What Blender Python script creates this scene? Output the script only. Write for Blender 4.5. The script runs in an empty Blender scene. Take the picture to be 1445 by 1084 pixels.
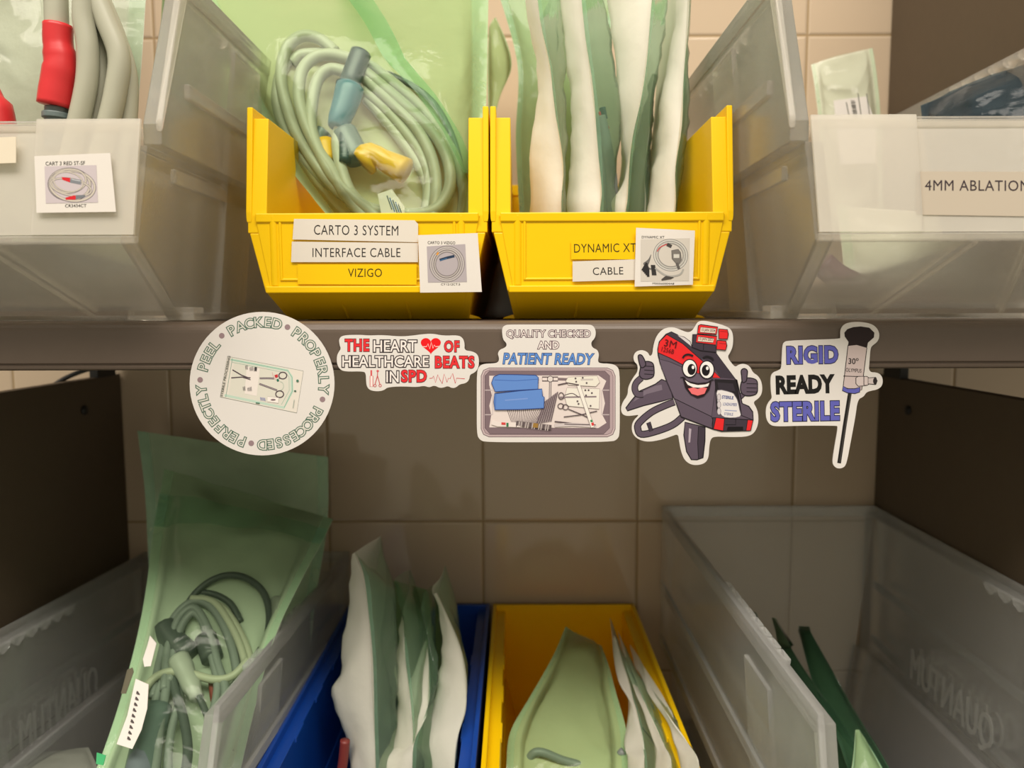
import bpy, bmesh, math, random
from mathutils import Vector, Matrix, noise
from mathutils.geometry import tessellate_polygon
sc = bpy.context.scene
COL = sc.collection

# ------------------------------------------------------------------ camera
FPX, CX, CY = 1085.0, 722.5, 542.0
CAM = Vector((0, -0.42, 0.005))
TILT = math.atan((542 - 440) / FPX); YAW = math.atan(5.5 / FPX); ROLL = math.radians(0.17)
FW = Vector((-math.sin(YAW) * math.cos(TILT), math.cos(YAW) * math.cos(TILT), -math.sin(TILT)))
_r = FW.cross(Vector((0, 0, 1))).normalized(); _u = _r.cross(FW)
RT = _r * math.cos(ROLL) - _u * math.sin(ROLL); UP = _u * math.cos(ROLL) + _r * math.sin(ROLL)
cd = bpy.data.cameras.new('camera'); cam = bpy.data.objects.new('camera', cd); COL.objects.link(cam)
m3 = Matrix((RT, UP, -FW)).transposed()
cam.matrix_world = Matrix.Translation(CAM) @ m3.to_4x4()
cd.sensor_width = 36; cd.lens = FPX / 1445 * 36; cd.clip_start = 0.01
cd.dof.use_dof = True; cd.dof.focus_distance = 0.425; cd.dof.aperture_fstop = 8.0
sc.camera = cam

# ------------------------------------------------------------------ world, lamps, exposure
w = bpy.data.worlds.new('world'); sc.world = w; w.use_nodes = True
w.node_tree.nodes['Background'].inputs[0].default_value = (1.0, 0.91, 0.70, 1)
w.node_tree.nodes['Background'].inputs[1].default_value = 0.50
def area(name, loc, target, sx, sy, power, col):
    l = bpy.data.lights.new(name, 'AREA'); l.shape = 'RECTANGLE'; l.size = sx; l.size_y = sy
    l.energy = power; l.color = col
    o = bpy.data.objects.new(name, l); COL.objects.link(o); o.location = loc
    d = Vector(target) - Vector(loc); o.rotation_euler = d.to_track_quat('-Z', 'Y').to_euler()
    return o
area('ceiling_lamp', (-0.12, -0.92, 1.38), (0, 0.0, 0.0), 2.2, 0.55, 47, (1.0, 0.91, 0.80))
sc.view_settings.view_transform = 'Standard'; sc.view_settings.look = 'None'
sc.view_settings.gamma = 1; sc.view_settings.use_curve_mapping = False
sc.view_settings.exposure = 0.0
sc.cycles.transparent_max_bounces = 32; sc.cycles.max_bounces = 14; sc.cycles.diffuse_bounces = 10; sc.cycles.transmission_bounces = 14
sc.cycles.use_denoising = True

# ------------------------------------------------------------------ helpers
def P(px, py, Y):
    d = FW + RT * ((px - CX) / FPX) - UP * ((py - CY) / FPX)
    return CAM + d * ((Y - CAM.y) / d.y)
def lin(c):
    return tuple(((v / 255) / 12.92 if v / 255 <= 0.04045 else ((v / 255 + 0.055) / 1.055) ** 2.4) for v in c)

class MB:
    def __init__(s): s.v = []; s.f = []; s.m = []; s.uv = {}
    def vert(s, p): s.v.append(Vector(p)); return len(s.v) - 1
    def face(s, idx, m=0): s.f.append(tuple(idx)); s.m.append(m)
    def poly(s, pts, m=0): s.face([s.vert(p) for p in pts], m)
    def box(s, a, b, m=0):
        x0, y0, z0 = a; x1, y1, z1 = b
        i = [s.vert(p) for p in ((x0,y0,z0),(x1,y0,z0),(x1,y1,z0),(x0,y1,z0),(x0,y0,z1),(x1,y0,z1),(x1,y1,z1),(x0,y1,z1))]
        for q in ((3,2,1,0),(4,5,6,7),(0,1,5,4),(1,2,6,5),(2,3,7,6),(3,0,4,7)): s.face([i[k] for k in q], m)
    def prism(s, A, B, m=0):                      # two matching rings of points
        a = [s.vert(p) for p in A]; b = [s.vert(p) for p in B]; n = len(a)
        s.face(a[::-1], m); s.face(b, m)
        for k in range(n): s.face((a[k], a[(k+1)%n], b[(k+1)%n], b[k]), m)
    def bar(s, p, q, up, w, h, m=0):              # box beam from p to q
        p, q, up = Vector(p), Vector(q), Vector(up); d = (q - p).normalized()
        sd = d.cross(up).normalized(); u2 = sd.cross(d)
        c = [sd*(a*w/2) + u2*(b*h/2) for a, b in ((-1,-1),(1,-1),(1,1),(-1,1))]
        s.prism([p + k for k in c], [q + k for k in c], m)
    def tube(s, path, rad, n=12, m=0, cap=True):
        if not isinstance(rad, (list, tuple)): rad = [rad] * len(path)
        t0 = (path[1] - path[0]).normalized()
        up = Vector((0, 1, 0)) if abs(t0.y) < .9 else Vector((1, 0, 0))
        nn = (up - t0 * up.dot(t0)).normalized(); rings = []
        for i, p in enumerate(path):
            t = (path[min(i+1, len(path)-1)] - path[max(i-1, 0)]).normalized()
            nn = (nn - t * nn.dot(t)).normalized(); bb = t.cross(nn)
            rings.append([s.vert(p + (nn*math.cos(a) + bb*math.sin(a)) * rad[i]) for a in (2*math.pi*k/n for k in range(n))])
        for a, b in zip(rings, rings[1:]):
            for k in range(n): s.face((a[k], a[(k+1)%n], b[(k+1)%n], b[k]), m)
        if cap: s.face(rings[0][::-1], m); s.face(rings[-1], m)
    def grid(s, rows, m=0):                       # rows[v][u] of points, uv stored
        nv, nu = len(rows), len(rows[0]); base = len(s.v)
        for j, r in enumerate(rows):
            for i, p in enumerate(r):
                s.uv[len(s.v)] = (i/(nu-1), j/(nv-1)); s.v.append(Vector(p))
        for j in range(nv-1):
            for i in range(nu-1):
                a = base + j*nu + i; s.face((a, a+1, a+nu+1, a+nu), m)
    def build(s, name, mats, root=None, smooth=False, bevel=0, fix=True):
        me = bpy.data.meshes.new(name)
        inv = root.location if root is not None and not root.get('_local') else Vector((0,0,0))
        me.from_pydata([tuple(p - inv) for p in s.v], [], s.f)
        if not isinstance(mats, (list, tuple)): mats = [mats]
        for m in mats: me.materials.append(m)
        for p, m in zip(me.polygons, s.m): p.material_index = m; p.use_smooth = smooth
        if s.uv:
            ul = me.uv_layers.new(name='UVMap')
            for l in me.loops: ul.data[l.index].uv = s.uv.get(l.vertex_index, (.5, .5))
        if fix:
            bm = bmesh.new(); bm.from_mesh(me); bmesh.ops.recalc_face_normals(bm, faces=bm.faces); bm.to_mesh(me); bm.free()
        me.update()
        o = bpy.data.objects.new(name, me); COL.objects.link(o)
        if root is not None: o.parent = root
        if bevel:
            b = o.modifiers.new('bevel', 'BEVEL'); b.width = bevel; b.segments = 2; b.limit_method = 'ANGLE'; b.angle_limit = .6
        return o

def thing(name, label, cat, loc=(0,0,0), group=None, local=False, rot=None):
    o = bpy.data.objects.new(name, None); COL.objects.link(o); o.empty_display_size = .02
    o.location = loc; o['label'] = label; o['category'] = cat
    if group: o['group'] = group
    if rot: o.rotation_euler = rot
    if local: o['_local'] = 1
    return o
def structure(o): o['kind'] = 'structure'; return o

def catmull(pts, n, closed=False):
    pts = [Vector(p) for p in pts]; N = len(pts); out = []
    segs = N if closed else N - 1
    for i in range(segs):
        if closed: a, b, c, d = pts[(i-1)%N], pts[i], pts[(i+1)%N], pts[(i+2)%N]
        else: a, b, c, d = pts[max(i-1,0)], pts[i], pts[i+1], pts[min(i+2,N-1)]
        for k in range(n):
            t = k/n
            out.append(.5*((2*b) + (c-a)*t + (2*a-5*b+4*c-d)*t*t + (3*b-a-3*c+d)*t**3))
    if not closed: out.append(pts[-1])
    return out
def resample(pts, n):                              # catmull through the points, n samples by index
    pts = [Vector(p) for p in pts]; N = len(pts); out = []
    for k in range(n):
        s = k/(n-1)*(N-1); i = min(int(s), N-2); t = s - i
        a, b, c, d = pts[max(i-1,0)], pts[i], pts[i+1], pts[min(i+2,N-1)]
        out.append(.5*((2*b) + (c-a)*t + (2*a-5*b+4*c-d)*t*t + (3*b-a-3*c+d)*t**3))
    return out

# ------------------------------------------------------------------ materials
def newmat(name):
    m = bpy.data.materials.new(name); m.use_nodes = True; nt = m.node_tree; nt.nodes.clear()
    out = nt.nodes.new('ShaderNodeOutputMaterial'); return m, nt, out
def N(nt, t, **kw):
    n = nt.nodes.new(t)
    for k, v in kw.items():
        if k in n.inputs: n.inputs[k].default_value = v
        else: setattr(n, k, v)
    return n
def plastic(name, col, rough=.35, var=.06, spec=.5, bump=.0, scale=60, metal=0):
    m, nt, out = newmat(name); L = nt.links.new
    b = N(nt, 'ShaderNodeBsdfPrincipled'); b.inputs['Roughness'].default_value = rough
    b.inputs['Specular IOR Level'].default_value = spec; b.inputs['Metallic'].default_value = metal
    tc = N(nt, 'ShaderNodeTexCoord'); no = N(nt, 'ShaderNodeTexNoise'); no.inputs['Scale'].default_value = scale
    L(tc.outputs['Object'], no.inputs['Vector'])
    hs = N(nt, 'ShaderNodeMixRGB'); hs.blend_type = 'MULTIPLY'; hs.inputs[0].default_value = 1
    hs.inputs[1].default_value = (*col, 1)
    mr = N(nt, 'ShaderNodeMapRange'); mr.inputs[3].default_value = 1-var; mr.inputs[4].default_value = 1+var
    L(no.outputs['Fac'], mr.inputs[0]); L(mr.outputs[0], hs.inputs[2]); L(hs.outputs[0], b.inputs['Base Color'])
    if bump:
        bp = N(nt, 'ShaderNodeBump'); bp.inputs['Strength'].default_value = bump; bp.inputs['Distance'].default_value = .001
        L(no.outputs['Fac'], bp.inputs['Height']); L(bp.outputs[0], b.inputs['Normal'])
    L(b.outputs[0], out.inputs[0]); return m
_ink = {}
def ink(c):
    c = tuple(int(v) for v in c)
    if c not in _ink: _ink[c] = plastic('print_%d_%d_%d' % c, lin(c), .5, .015, .25)
    return _ink[c]

def clear_plastic(name, tint, body, fac, rough=.22):
    m, nt, out = newmat(name); L = nt.links.new
    tr = N(nt, 'ShaderNodeBsdfTransparent'); tr.inputs[0].default_value = (*tint, 1)
    df = N(nt, 'ShaderNodeBsdfDiffuse'); df.inputs[0].default_value = (*body, 1)
    tl = N(nt, 'ShaderNodeBsdfTranslucent'); tl.inputs[0].default_value = (*body, 1)
    m1 = N(nt, 'ShaderNodeMixShader'); m1.inputs[0].default_value = .30
    L(df.outputs[0], m1.inputs[1]); L(tl.outputs[0], m1.inputs[2])
    m2 = N(nt, 'ShaderNodeMixShader')
    tc = N(nt, 'ShaderNodeTexCoord'); no = N(nt, 'ShaderNodeTexNoise'); no.inputs['Scale'].default_value = 14
    mr = N(nt, 'ShaderNodeMapRange'); mr.inputs[3].default_value = fac*.82; mr.inputs[4].default_value = fac*1.18
    L(tc.outputs['Object'], no.inputs['Vector']); L(no.outputs['Fac'], mr.inputs[0]); L(mr.outputs[0], m2.inputs[0])
    L(tr.outputs[0], m2.inputs[1]); L(m1.outputs[0], m2.inputs[2])
    gl = N(nt, 'ShaderNodeBsdfGlossy'); gl.inputs['Roughness'].default_value = rough; gl.inputs[0].default_value = (1,1,1,1)
    fr = N(nt, 'ShaderNodeFresnel'); fr.inputs[0].default_value = 1.17
    m3_ = N(nt, 'ShaderNodeMixShader'); L(fr.outputs[0], m3_.inputs[0]); L(m2.outputs[0], m3_.inputs[1]); L(gl.outputs[0], m3_.inputs[2])
    L(m3_.outputs[0], out.inputs[0]); return m

def film(name, tint, body, fac, seal_fac, rough=.10, bump=.55, seal_col=None):
    """thin glossy film: tinted, part transparent, with denser heat-sealed borders along the u edges"""
    m, nt, out = newmat(name); L = nt.links.new
    tc = N(nt, 'ShaderNodeTexCoord'); sx = N(nt, 'ShaderNodeSeparateXYZ'); L(tc.outputs['UV'], sx.inputs[0])
    a = N(nt, 'ShaderNodeMath', operation='SUBTRACT'); a.inputs[1].default_value = .5; L(sx.outputs[0], a.inputs[0])
    ab = N(nt, 'ShaderNodeMath', operation='ABSOLUTE'); L(a.outputs[0], ab.inputs[0])
    gt = N(nt, 'ShaderNodeMapRange'); gt.inputs[1].default_value = .435; gt.inputs[2].default_value = .445; L(ab.outputs[0], gt.inputs[0])
    no = N(nt, 'ShaderNodeTexNoise'); no.inputs['Scale'].default_value = 22; no.inputs['Detail'].default_value = 4; no.inputs['Distortion'].default_value = 1.2
    L(tc.outputs['Object'], no.inputs['Vector'])
    bp = N(nt, 'ShaderNodeBump'); bp.inputs['Strength'].default_value = bump; bp.inputs['Distance'].default_value = .0035
    L(no.outputs['Fac'], bp.inputs['Height'])
    fm = N(nt, 'ShaderNodeMapRange'); fm.inputs[3].default_value = fac; fm.inputs[4].default_value = seal_fac; L(gt.outputs[0], fm.inputs[0])
    nv = N(nt, 'ShaderNodeMapRange'); nv.inputs[1].default_value = .3; nv.inputs[2].default_value = .7
    nv.inputs[3].default_value = .75; nv.inputs[4].default_value = 1.25; L(no.outputs['Fac'], nv.inputs[0])
    mu = N(nt, 'ShaderNodeMath', operation='MULTIPLY'); L(fm.outputs[0], mu.inputs[0]); L(nv.outputs[0], mu.inputs[1])
    tr = N(nt, 'ShaderNodeBsdfTransparent'); tr.inputs[0].default_value = (*tint, 1)
    cm = N(nt, 'ShaderNodeMixRGB'); cm.inputs[1].default_value = (*body, 1); cm.inputs[2].default_value = (*(seal_col or body), 1)
    L(gt.outputs[0], cm.inputs[0])
    df = N(nt, 'ShaderNodeBsdfDiffuse'); tl = N(nt, 'ShaderNodeBsdfTranslucent')
    for n in (df, tl): L(cm.outputs[0], n.inputs[0])
    m1 = N(nt, 'ShaderNodeMixShader'); m1.inputs[0].default_value = .5
    L(df.outputs[0], m1.inputs[1]); L(tl.outputs[0], m1.inputs[2])
    m2 = N(nt, 'ShaderNodeMixShader'); L(mu.outputs[0], m2.inputs[0]); L(tr.outputs[0], m2.inputs[1]); L(m1.outputs[0], m2.inputs[2])
    gl = N(nt, 'ShaderNodeBsdfGlossy'); gl.inputs['Roughness'].default_value = rough; L(bp.outputs[0], gl.inputs['Normal']); L(bp.outputs[0], df.inputs['Normal'])
    fr = N(nt, 'ShaderNodeFresnel'); fr.inputs[0].default_value = 1.27; L(bp.outputs[0], fr.inputs['Normal'])
    m3_ = N(nt, 'ShaderNodeMixShader'); L(fr.outputs[0], m3_.inputs[0]); L(m2.outputs[0], m3_.inputs[1]); L(gl.outputs[0], m3_.inputs[2])
    L(m3_.outputs[0], out.inputs[0]); return m
def paper_mat(name, col, tl_fac=.3, bump=.35):
    m, nt, out = newmat(name); L = nt.links.new
    tc = N(nt, 'ShaderNodeTexCoord'); no = N(nt, 'ShaderNodeTexNoise'); no.inputs['Scale'].default_value = 35; no.inputs['Detail'].default_value = 5
    L(tc.outputs['Object'], no.inputs['Vector'])
    bp = N(nt, 'ShaderNodeBump'); bp.inputs['Strength'].default_value = bump; bp.inputs['Distance'].default_value = .004; L(no.outputs['Fac'], bp.inputs['Height'])
    b = N(nt, 'ShaderNodeBsdfPrincipled'); b.inputs['Base Color'].default_value = (*col, 1); b.inputs['Roughness'].default_value = .55
    b.inputs['Specular IOR Level'].default_value = .3; L(bp.outputs[0], b.inputs['Normal'])
    tl = N(nt, 'ShaderNodeBsdfTranslucent'); tl.inputs[0].default_value = (*col, 1)
    mx = N(nt, 'ShaderNodeMixShader'); mx.inputs[0].default_value = tl_fac; L(b.outputs[0], mx.inputs[1]); L(tl.outputs[0], mx.inputs[2])
    L(mx.outputs[0], out.inputs[0]); return m

YELLOW = plastic('yellow_plastic', (.90, .57, .001), .36, .03, .28, .02, 25)
BLUE = plastic('blue_plastic', (.006, .06, .36), .3, .03, .5, .02, 25)
CLEAR = clear_plastic('clear_polypropylene', (.985, .98, .965), (.97, .94, .88), .19)
CLEAR_F = clear_plastic('clear_label_pocket', (.985, .98, .965), (.97, .94, .88), .46)
CLEAR_D = clear_plastic('shaded_polypropylene', (.97, .98, .98), (.95, .95, .94), .23)  # same clear plastic, lower-shelf shade put into its cooler, greyer colour
FILM = film('green_pouch_film', (.87, .965, .84), (.40, .68, .34), .035, .34, seal_col=(.55, .88, .56))
FILM_T = film('teal_pouch_film', (.82, .94, .84), (.46, .76, .52), .19, .38, seal_col=(.46, .80, .58))
FILM_P = film('pale_pouch_film', (.94, .98, .93), (.78, .86, .72), .12, .3, seal_col=(.6, .85, .6))
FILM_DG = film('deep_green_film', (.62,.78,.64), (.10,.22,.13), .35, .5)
FILM_D = film('dark_pouch_film', (.45, .55, .6), (.10, .14, .17), .6, .7)
PAPER = paper_mat('pouch_paper', (.88, .86, .77))
PAPER_G = paper_mat('green_backed_paper', (.58, .62, .40))
CARD = paper_mat('card_paper', (.80, .76, .72), .05, .05)
TAPE = paper_mat('label_tape', (.76, .71, .64), .05, .03)
CABLE_G = plastic('grey_cable_jacket', (.42, .42, .33), .45, .05)
CABLE_D = plastic('dark_cable_jacket', (.07, .08, .08), .4, .05)
CABLE_M = plastic('mid_grey_cable_jacket', (.20, .22, .21), .42, .05)
RED = plastic('red_rubber', (.62, .025, .03), .4, .08)
DULL_RED = plastic('dull_red_jacket', (.20, .03, .025), .45, .06)
TEAL_D = plastic('dark_teal_connector', (.015, .045, .05), .35, .06)
TEAL_B = plastic('blue_connector', (.04, .17, .24), .35, .06)
YEL_R = plastic('yellow_rubber', (.75, .42, .01), .4, .06)
GREY_C = plastic('grey_connector', (.13, .17, .17), .35, .06)
WHITE_C = plastic('white_connector', (.40, .41, .37), .4, .04)
PURPLE = plastic('dark_purple_jacket', (.08, .03, .05), .4, .05)
SHELF_M = plastic('taupe_painted_steel', (.115, .085, .066), .33, .05, .5, .03, 120)
PANEL_M = plastic('brown_side_panel', (.115, .085, .056), .6, .05, .3, .02, 120)
BLACK = plastic('black_steel', (.012, .011, .010), .5)

def tile_mat():
    m, nt, out = newmat('beige_wall_tile'); L = nt.links.new
    g = N(nt, 'ShaderNodeNewGeometry'); s = N(nt, 'ShaderNodeSeparateXYZ'); L(g.outputs['Position'], s.inputs[0])
    cx = N(nt, 'ShaderNodeCombineXYZ')
    ax = N(nt, 'ShaderNodeMath', operation='ADD'); ax.inputs[1].default_value = .0330 + .1538*20; L(s.outputs[0], ax.inputs[0])
    az = N(nt, 'ShaderNodeMath', operation='ADD'); az.inputs[1].default_value = .2033 + .1553*20; L(s.outputs[2], az.inputs[0])
    L(ax.outputs[0], cx.inputs[0]); L(az.outputs[0], cx.inputs[1])
    br = N(nt, 'ShaderNodeTexBrick'); br.offset = 0; br.squash = 1
    br.inputs['Scale'].default_value = 1; br.inputs['Brick Width'].default_value = .1538; br.inputs['Row Height'].default_value = .1553
    br.inputs['Mortar Size'].default_value = .0011; br.inputs['Mortar Smooth'].default_value = .25
    br.inputs['Color1'].default_value = (.60, .475, .345, 1); br.inputs['Color2'].default_value = (.58, .46, .335, 1)
    br.inputs['Mortar'].default_value = (.36, .25, .13, 1)
    L(cx.outputs[0], br.inputs['Vector'])
    b = N(nt, 'ShaderNodeBsdfPrincipled'); L(br.outputs['Color'], b.inputs['Base Color'])
    ro = N(nt, 'ShaderNodeMapRange'); ro.inputs[3].default_value = .10; ro.inputs[4].default_value = .7
    L(br.outputs['Fac'], ro.inputs[0]); L(ro.outputs[0], b.inputs['Roughness'])
    b2 = N(nt, 'ShaderNodeTexBrick'); b2.offset = 0; b2.squash = 1
    for k in ('Scale', 'Brick Width', 'Row Height'): b2.inputs[k].default_value = br.inputs[k].default_value
    b2.inputs['Mortar Size'].default_value = .003; b2.inputs['Mortar Smooth'].default_value = 1.0; L(cx.outputs[0], b2.inputs['Vector'])
    bp = N(nt, 'ShaderNodeBump'); bp.invert = True; bp.inputs['Strength'].default_value = .6; bp.inputs['Distance'].default_value = .0015
    L(b2.outputs['Fac'], bp.inputs['Height'])
    no = N(nt, 'ShaderNodeTexNoise'); no.inputs['Scale'].default_value = 9
    L(cx.outputs[0], no.inputs['Vector'])
    bp2 = N(nt, 'ShaderNodeBump'); bp2.inputs['Strength'].default_value = .12; bp2.inputs['Distance'].default_value = .004
    L(no.outputs['Fac'], bp2.inputs['Height']); L(bp.outputs[0], bp2.inputs['Normal']); L(bp2.outputs[0], b.inputs['Normal'])
    L(b.outputs[0], out.inputs[0]); return m
TILE = tile_mat()

# ------------------------------------------------------------------ the setting
mb = MB(); mb.box((-1.6, .331, -1.25), (1.6, .40, 1.5)); structure(mb.build('wall_back', TILE))
mb = MB(); mb.box((-1.6, -2.2, -1.30), (1.6, .40, -1.25)); structure(mb.build('floor', plastic('grey_vinyl_floor', (.35, .32, .28), .4)))

# ------------------------------------------------------------------ shelving bay
ZL = -.412
unit = thing('shelving_unit', 'taupe metal shelving bay with a rounded shelf edge and dark brown side panels', 'shelving', (0, .15, -1.25))
def shelf_board(zt, x0, x1):
    prof = [(.329, zt), (.006, zt)]
    for k in range(1, 7):
        a = math.pi/2*k/6; prof.append((.006 - .006*math.sin(a), zt - .006 + .006*math.cos(a)))
    prof += [(0, zt-.0225), (.0012, zt-.0232), (.0012, zt-.0238), (0, zt-.0243), (.0004, zt-.0258), (.0025, zt-.0266), (.012, zt-.0262), (.012, zt-.018), (.329, zt-.018)]
    b = MB(); b.prism([(x0, y, z) for y, z in prof], [(x1, y, z) for y, z in prof]); return b
shelf_board(0.0, -.398, .62).build('shelf', SHELF_M, unit, bevel=.0004)
shelf_board(ZL, -.405, .62).build('shelf', SHELF_M, unit, bevel=.0004)
def panel(x0, x1, z0, z1, mat=PANEL_M):
    b = MB(); b.box((x0, .012, z0), (x1, .329, z1)); return b.build('side_panel', mat, unit, bevel=.0008)
panel(-.397, -.3875, ZL+.0005, -.0545); panel(-.397, -.3875, .0005, .42)
panel(.3545, .364, ZL+.0005, -.0575); panel(.352, .3615, .0005, .42)
for x in (-.3925, .359):
    for y in (.05, .31):
        b = MB(); b.box((x-.006, y-.008, -1.25), (x+.006, y+.008, ZL-.019)); b.build('post', BLACK, unit)
for x, s in ((-.3875, 1), (.3545, -1)):
    b = MB(); z = -.0545 if s > 0 else -.0575
    b.box((x - s*.006, .285, z-.0005), (x + s*.002, .317, -.0185)); b.build('bracket', BLACK, unit, bevel=.0005)
    c = P(140, 579, .262) if s > 0 else P(1265, 579, .27)
    b = MB(); b.tube([Vector((x - s*.001, c.y, c.z)), Vector((x + s*.002, c.y, c.z)), Vector((x + s*.003, c.y, c.z))], [.0042, .0042, .0025], 14)
    b.build('screw', BLACK, unit, True)
b = MB(); b.tube(catmull([P(66, 552, .24), P(90, 535, .25), P(125, 521, .26), P(170, 512, .27)], 6), .0022, 8)
o = b.build('cable', BLACK, None, True)
o['label'] = 'short black cable slanting through the gap under the shelf at left'; o['category'] = 'cable'

# ------------------------------------------------------------------ bins
def make_bin(label, x, W, L, H, yb, zb, mat, hf, hb, rb, ys, th, t, led, step, taper, clear=False, rot=None, group=None, raised=None):
    root = thing('storage_bin', label, 'storage bin', (x, yb, zb), group, True, rot)
    zk = hf - .010; Hl = H - led
    def xo(z): return W/2 if z > zk + 1e-6 else W/2 - step - taper*(1 - z/zk)
    b = MB()
    for s in (-1, 1):
        up = [(0, zk), (L, zk), (L, Hl), (ys+.002, Hl), (.0005, hf)]
        b.prism([(s*(W/2-th), y-L, z) for y, z in up], [(s*W/2, y-L, z) for y, z in up])
        lo = [(0, hb), (rb, 0), (L, 0), (L, zk), (0, zk)]
        xl = lambda z: W/2 - step - taper*(1 - z/zk)
        b.prism([(s*(xl(z)-th), y-L, z) for y, z in lo], [(s*xl(z), y-L, z) for y, z in lo])
    # front panel, sloped chin, floor and back as one folded sheet
    po = [(-.0006, hf), (-.0006, hb), (rb, 0), (L, 0), (L+.0004, H)]
    pi = [(t, hf), (t, hb+.4*t), (rb+.6*t, t), (L-t, t), (L-t, H)]
    hw = [W/2 - step - taper*(1 - min(z, zk)/zk) - th*.3 if i < 4 else W/2 - .0004 for i, (y, z) in enumerate(po)]
    ro = [[b.vert((s*h, y-L, z)) for s in (-1, 1)] for h, (y, z) in zip(hw, po)]
    ri = [[b.vert((s*h, y-L, z)) for s in (-1, 1)] for h, (y, z) in zip(hw, pi)]
    for i in range(4):
        b.face((ro[i][0], ro[i][1], ro[i+1][1], ro[i+1][0])); b.face((ri[i][1], ri[i][0], ri[i+1][0], ri[i+1][1]))
        for s in (0, 1): b.face((ro[i][s], ri[i][s], ri[i+1][s], ro[i+1][s]))
    b.face((ro[0][0], ri[0][0], ri[0][1], ro[0][1])); b.face((ro[4][0], ro[4][1], ri[4][1], ri[4][0]))
    # rim flange
    r = MB(); rt = .0026
    for s in (-1, 1):
        xa, xb = s*(W/2 - rt), s*(W/2 + .0008)
        ring = [(0, hf-.004), (0, hf+.002), (ys, H), (L, H), (L, H-led-.006), (ys+.004, H-led-.006)]
        r.prism([(xa, y-L, z) for y, z in ring], [(xb, y-L, z) for y, z in ring])
    r.box((-W/2, -.004, H-led-.004), (W/2, .0008, H))
    r.box((-W/2+step+.004, -L-.0016, hf-.004), (W/2-step-.004, -L+.001, hf+.0012))
    r.build('rim', mat, root, bevel=.0008)
    # raised label frame and chin lip on the front
    fr = b; hwf = W/2 - step - .018; xl = lambda z: W/2 - step - taper*(1 - min(z, zk)/zk)
    fr.box((-xl(hb)+.0008, -L-.0022, hb-.001), (xl(hb)-.0008, -L+.002, hb+.003))
    if not clear:
        fr.box((-hwf, -L-.0013, hb+.006), (hwf, -L, hb+.0075))
        for s in (-1, 1):
            fr.bar((s*(hwf), -L-.0007, hb+.006), (s*(hwf), -L-.0007, hf), (0, 1, 0), .0016, .0014)
            fr.tube([Vector((s*(hwf+.004), -L+.001, hb+.003)), Vector((s*(hwf+.004), -L+.001, hf))], .0028, 10)
            # fins below the chin
            fr.prism([(s*W*.14, rb*.35-L, hb*.62), (s*W*.14, rb-L+.004, .0005), (s*W*.14, rb-L-.004, .0005)],
                     [(s*W*.14+.0016, rb*.35-L, hb*.62), (s*W*.14+.0016, rb-L+.004, .0005), (s*W*.14+.0016, rb-L-.004, .0005)])
            # feet
            fx = s*(xl(0)-.004)
            fr.prism([(fx, rb-L+.002, 0), (fx+s*.012, rb-L+.004, 0), (fx, rb-L+.03, 0)], [(fx, rb-L+.002, .004), (fx+s*.010, rb-L+.004, .0012), (fx, rb-L+.03, .004)])
    else:
        fp_ = MB(); xw = W/2 - step; wc = .0495; z0, z1 = hb + .0034, hf - .001
        xz = lambda z: xl(hb) + (xw - xl(hb))*(z - hb)/(hf - hb) - .0015
        fp_.prism([(-xz(z0)+wc, -L-.0009, z0), (xz(z0)-wc, -L-.0009, z0), (xz(z1)-wc, -L-.0009, z1), (-xz(z1)+wc, -L-.0009, z1)],
                  [(-xz(z0)+wc, -L-.0007, z0), (xz(z0)-wc, -L-.0007, z0), (xz(z1)-wc, -L-.0007, z1), (-xz(z1)+wc, -L-.0007, z1)])
        for s in (-1, 1):
            q = [(s*xz(z0), z0), (s*(xz(z0)-wc), z0), (s*(xz(z1)-wc), hf+.0018), (s*xz(z1), hf+.0018)]
            fp_.prism([(x_, -L-.0024, z) for x_, z in q], [(x_, -L-.0009, z) for x_, z in q])
        fp_.build('label_pocket', CLEAR_F, root, bevel=.0004)
        for s in (-1, 1):
            fx = s*xl(0)
            fr.box((min(fx-s*.004, fx+s*.007), rb-L-.001, 0), (max(fx-s*.004, fx+s*.007), -.002, .0045))
            fr.box((min(fx-s*.03, fx+s*.007), rb-L-.003, 0), (max(fx-s*.03, fx+s*.007), rb-L+.012, .0075))
            fr.bar((s*(xl(0)-.05), rb-L-.001, .002), (s*(xl(hb)-.078), -L+.001, hb-.001), (0, 0, 1), .0022, .0022)
    # ribs
    rbm = b
    for s in (-1, 1):
        xi = s*(W/2 - th)
        for k in range(8 if clear else 3 if H > .125 else 0):
            yy = -L + ys + (.07 + k*.016 if clear else .05 + k*.055)
            if clear:
                ring = [(yy, Hl), (yy+.014, Hl), (yy+.0125, Hl-.004), (yy+.006, Hl-.0075), (yy+.001, Hl-.0035)]
            else: ring = [(yy, Hl), (yy+.02, Hl), (yy+.02, Hl-.004), (yy, Hl-.004)]
            rbm.prism([(xi + s*.001, y, z) for y, z in ring], [(xi - s*(.003 if clear else .001), y, z) for y, z in ring])
        if clear:
            for zz in (H*.64, H*.40):
                k = (zz/zk) if zz < zk else 1
                xw = W/2 if zz > zk else W/2 - step - taper*(1-k)
                rbm.box((min(s*xw-s*.001, s*(xw+.0022)), -L+.03, zz), (max(s*xw-s*.001, s*(xw+.0022)), -.004, zz+.0075))
            # broad vertical rib
            rbm.prism([(s*(xl(.003)-.001), -L+.10, .003), (s*(xl(.003)-.001), -L+.145, .003), (s*(W/2-.001), -L+.145, H*.9), (s*(W/2-.001), -L+.10, H*.9)],
                      [(s*(xl(.003)+.005), -L+.10, .003), (s*(xl(.003)+.005), -L+.145, .003), (s*(W/2+.002), -L+.145, H*.9), (s*(W/2+.002), -L+.10, H*.9)])
    b.build('body', mat, root, bevel=.0006)
    return root

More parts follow.
